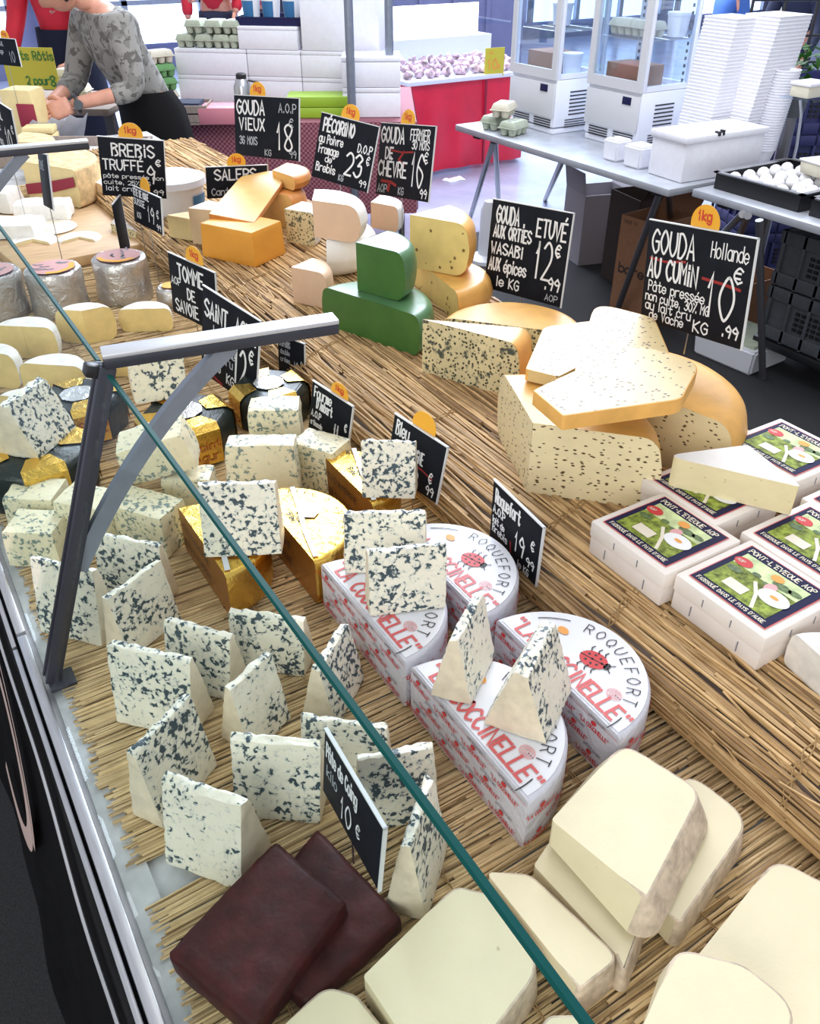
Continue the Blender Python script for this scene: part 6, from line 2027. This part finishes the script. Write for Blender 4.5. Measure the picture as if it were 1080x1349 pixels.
def person(label, x, y, face, height=1.68, lean=0.0, shirt='redjacket', legs='navycloth', apron=None, hairm='hair', arms=None, sleeve=.75, head_down=0.3, tilt=None):
    """standing figure; face = heading angle, lean = forward bend at the hips; arms = [(elbow, wrist), (elbow, wrist)] in the figure's own frame"""
    t = thing('person', label, 'person', (x, y, 0))
    k = height / 1.70
    F_ = Vector((math.cos(face), math.sin(face), 0)); S_ = Vector((-math.sin(face), math.cos(face), 0)); Z = Vector((0, 0, 1))
    def L(f, s, z): return (F_ * f + S_ * s + Z * z) * k
    hip = L(0, 0, .92)
    bd = (F_ * math.sin(lean) + Z * math.cos(lean))
    def T(u, s=0.0, f=0.0): return hip + (bd * u + S_ * s + (F_ * math.cos(lean) - Z * math.sin(lean)) * f) * k
    chest, neck = T(.34), T(.53)
    hd = (F_ * math.sin(lean + head_down) + Z * math.cos(lean + head_down))
    headc = neck + hd * .155 * k + F_ * .02 * k
    shl, shr = T(.45, .17), T(.45, -.17)
    if arms is None: arms = [((.05, .24, -.28), (.20, .22, -.48)), ((.05, -.24, -.28), (.20, -.22, -.48))]
    el = [T(.45) + L(*a[0]) for a in arms]; wr = [T(.45) + L(*a[1]) for a in arms]
    J = [(hip, (.125 * k, .10 * k)), (T(.18), (.115 * k, .09 * k)), (chest, (.135 * k, .105 * k)), (T(.46), (.09 * k, .075 * k)), (neck, .052 * k), (neck + hd * .10 * k, .058 * k),
         (shl, .055 * k), (el[0], .040 * k), (wr[0], .027 * k), (shr, .055 * k), (el[1], .040 * k), (wr[1], .027 * k),
         (L(0, .095, .86), .085 * k), (L(.02, .10, .48), .055 * k), (L(0, .10, .09), .038 * k), (L(.14, .11, .035), .034 * k),
         (L(0, -.095, .86), .085 * k), (L(.02, -.10, .48), .055 * k), (L(0, -.10, .09), .038 * k), (L(.14, -.11, .035), .034 * k)]
    E_ = [(0, 1), (1, 2), (2, 3), (3, 4), (4, 5), (3, 6), (6, 7), (7, 8), (3, 9), (9, 10), (10, 11), (0, 12), (12, 13), (13, 14), (14, 15), (0, 16), (16, 17), (17, 18), (18, 19)]
    body = skinned('body', J, E_, M['skin'], t)
    bm = bmesh.new(); bm.from_mesh(body.data)
    tl = lean + head_down if tilt is None else tilt
    hb, f, u, r_ = head_mesh(headc, (F_ * math.cos(tl) - Z * math.sin(tl)), F_ * math.sin(tl) + Z * math.cos(tl), k)
    me = bpy.data.meshes.new('tmp'); hb.to_mesh(me); hb.free(); bm.from_mesh(me); bpy.data.meshes.remove(me)
    for e_, w_ in zip(el, wr):
        d = (w_ - e_)
        hand_into(bm, w_, d + Vector((0, 0, -.05)), (S_ * (1 if (w_ - hip).dot(S_) < 0 else -1) + Z * -.6), k)
    bm.to_mesh(body.data); bm.free(); body.data.shade_smooth()
    # clothes follow the body
    sl = lambda a, b, q: a.lerp(b, q)
    Js = [(T(-.05), (.150 * k, .125 * k)), (T(.18), (.142 * k, .118 * k)), (chest, (.160 * k, .130 * k)), (T(.455), (.112 * k, .095 * k)), (T(.50), .068 * k),
          (shl, .076 * k), (el[0], .058 * k), (sl(el[0], wr[0], sleeve), .047 * k), (shr, .076 * k), (el[1], .058 * k), (sl(el[1], wr[1], sleeve), .047 * k)]
    skinned('shirt', Js, [(0, 1), (1, 2), (2, 3), (3, 4), (3, 5), (5, 6), (6, 7), (3, 8), (8, 9), (9, 10)], M[shirt], t)
    Jt = [(L(0, 0, .95), (.135 * k, .115 * k)), (L(0, .095, .86), .10 * k), (L(.02, .10, .48), .070 * k), (L(0, .10, .10), .056 * k), (L(0, -.095, .86), .10 * k), (L(.02, -.10, .48), .070 * k), (L(0, -.10, .10), .056 * k)]
    skinned('trousers', Jt, [(0, 1), (1, 2), (2, 3), (0, 4), (4, 5), (5, 6)], M[legs], t)
    if apron:
        bm = bmesh.new()
        rows = []
        for i, (z, rr) in enumerate(((1.04, .158), (.95, .172), (.80, .185), (.62, .20), (.45, .215))):
            row = []
            for q in range(17):
                a = R(-135 + 270 * q / 16)
                fw, sd = rr * .90 * math.cos(a), rr * 1.06 * math.sin(a)
                row.append(bm.verts.new(L(fw + math.tan(lean) * max(0, z - .92), sd, z)))
            rows.append(row)
        for q, w in zip(rows, rows[1:]):
            for i in range(16): bm.faces.new((q[i], q[i + 1], w[i + 1], w[i]))
        bmesh.ops.solidify(bm, geom=bm.faces[:], thickness=.006)
        obj('apron', bm, M[apron], t)
    # hair cap, eyes, lips
    bm = bmesh.new()
    bmesh.ops.create_uvsphere(bm, u_segments=24, v_segments=16, radius=1)
    for v in list(bm.verts):
        x_, y_, z_ = v.co
        v.co = headc + (r_ * (x_ * .091) + f * (y_ * .104 - .008) + u * (z_ * .122 + .008)) * k
    dead = [v for v in bm.verts if (v.co - headc).dot(f) > .045 * k and (v.co - headc).dot(u) < .065 * k or (v.co - headc).dot(u) < -.06 * k]
    bmesh.ops.delete(bm, geom=dead, context='VERTS')
    obj('hair', bm, M[hairm], t, smooth=80)
    bm = bmesh.new()
    for s in (-1, 1):
        c = headc + (r_ * (s * .030) + f * .083 + u * .020) * k
        r0 = bmesh.ops.create_uvsphere(bm, u_segments=10, v_segments=8, radius=.011 * k)
        bmesh.ops.translate(bm, verts=r0['verts'], vec=c)
    obj('eyes', bm, M['black_ink'], t)
    bm = bmesh.new()
    pts = [headc + (r_ * q * .024 + f * (.0975 - .010 * q * q) + u * (-.058)) * k for q in (-1, -.5, 0, .5, 1)]
    tube(bm, pts, [.002 * k, .005 * k, .0055 * k, .005 * k, .002 * k], 8)
    obj('lips', bm, M['lips'], t)
    return t, el, wr, k

# the seller bending over the counter, facing left
lf = Vector((-math.cos(AZ), math.sin(AZ), 0)) * .74 + Vector((-math.sin(AZ), -math.cos(AZ), 0)) * .67
face = math.atan2(lf.y, lf.x)
sp, el, wr, k = person('person in a grey camouflage shirt and black apron wrapping cheese in white paper', 1.25, 4.28, face, 1.60, R(26), 'camo', 'jeans', 'apron', 'hair',
    [((.00, .24, -.25), (.29, .16, -.29)), ((.10, -.18, -.25), (.36, .0, -.33))], .42, R(30), R(40))
# wrist watch on the near wrist, wrapping paper in the hands
d = (wr[0] - el[0]).normalized()
c = el[0].lerp(wr[0], .90)
bm = bmesh.new()
a = d.cross(Vector((0, 0, 1))).normalized(); b = d.cross(a)
ring = [c + (a * math.cos(2 * PI * q / 20) + b * math.sin(2 * PI * q / 20)) * .033 for q in range(21)]
tube(bm, ring, .008, 6, caps=False)
w = thing('wrist_watch', 'dark wrist watch on the near arm of the person in grey', 'watch', tuple(sp.location + c))
bmesh.ops.translate(bm, verts=bm.verts[:], vec=-c)
obj('strap', bm, M['black'], w)
bm = lathe(bmesh.new(), [(0, 0), (.019, 0), (.019, .008), (0, .009)], 20)
q_ = obj('dial', bm, M['charcoal'], w)
out = (-a if (-a).dot(Vector((-math.sin(AZ), -math.cos(AZ), 0))) > 0 else a)
q_.location = out * .032; q_.rotation_euler = out.to_track_quat('Z', 'Y').to_euler()
hc = sp.location + (wr[0] + wr[1]) / 2 + lf.normalized() * .05
pw = thing('wrapping_paper', 'white wrapping paper held between the hands of the person in grey', 'paper', (hc.x, hc.y, hc.z - .06), face)
bm = bmesh.new()
gr = []
for i in range(11):
    row = []
    for j in range(9):
        u_, v_ = (i / 10 - .5), (j / 8 - .5)
        row.append(bm.verts.new((u_ * .26, v_ * .26, .16 * abs(v_) ** 1.2 * 1.6 - .07 + .012 * math.sin(i * 2.1 + j))))
    gr.append(row)
for q, w_ in zip(gr, gr[1:]):
    for j in range(8): bm.faces.new((q[j], q[j + 1], w_[j + 1], w_[j]))
bmesh.ops.solidify(bm, geom=bm.faces[:], thickness=.0012)
obj('sheet', bm, M['paper'], pw)
cz = thing('cheese_piece', 'small cream and green cheese piece in the white wrapping paper', 'cheese', (hc.x, hc.y, hc.z - .105), face)
obj('paste', hexa(cuboid8(.10, .06, .04, .95), (5, 4, 3), 1, .001, 20, 8), M['fourme'], cz)

person('person in a red jacket and navy apron behind the person in grey', 1.35, 6.3, face + .5, 1.72, R(10), 'redjacket', 'navycloth', 'navycloth', 'hair', None, .9)
person('person in a red jacket with an arm across, beyond the egg cartons', 3.15, 8.4, face + .6, 1.72, R(4), 'redjacket', 'navycloth', None, 'hair', [((.10, .22, -.28), (.26, .02, -.30)), ((.05, -.24, -.28), (.12, -.22, -.52))], .9)
person('second person in a red jacket right of the one with the crossed arm', 3.55, 8.1, face + .4, 1.75, R(6), 'redjacket', 'navycloth', None, 'hair', None, .9)
person('person with dark hair and blue clothes at the top right behind the white stacks', 5.9, 5.1, face + 2.6, 1.40, R(10), 'bluecloth', 'navycloth', None, 'hair', None, .9)
person('person in dark clothes bending at the top right, beside the wire rack', 6.7, 5.0, face + .2, 1.45, R(20), 'navycloth', 'navycloth', None, 'hair', None, .9)
person('person in black clothes behind the white polystyrene boxes', 3.2, 6.6, face + .9, 1.70, 0, 'navycloth', 'apron', None, 'hair', None, .9)
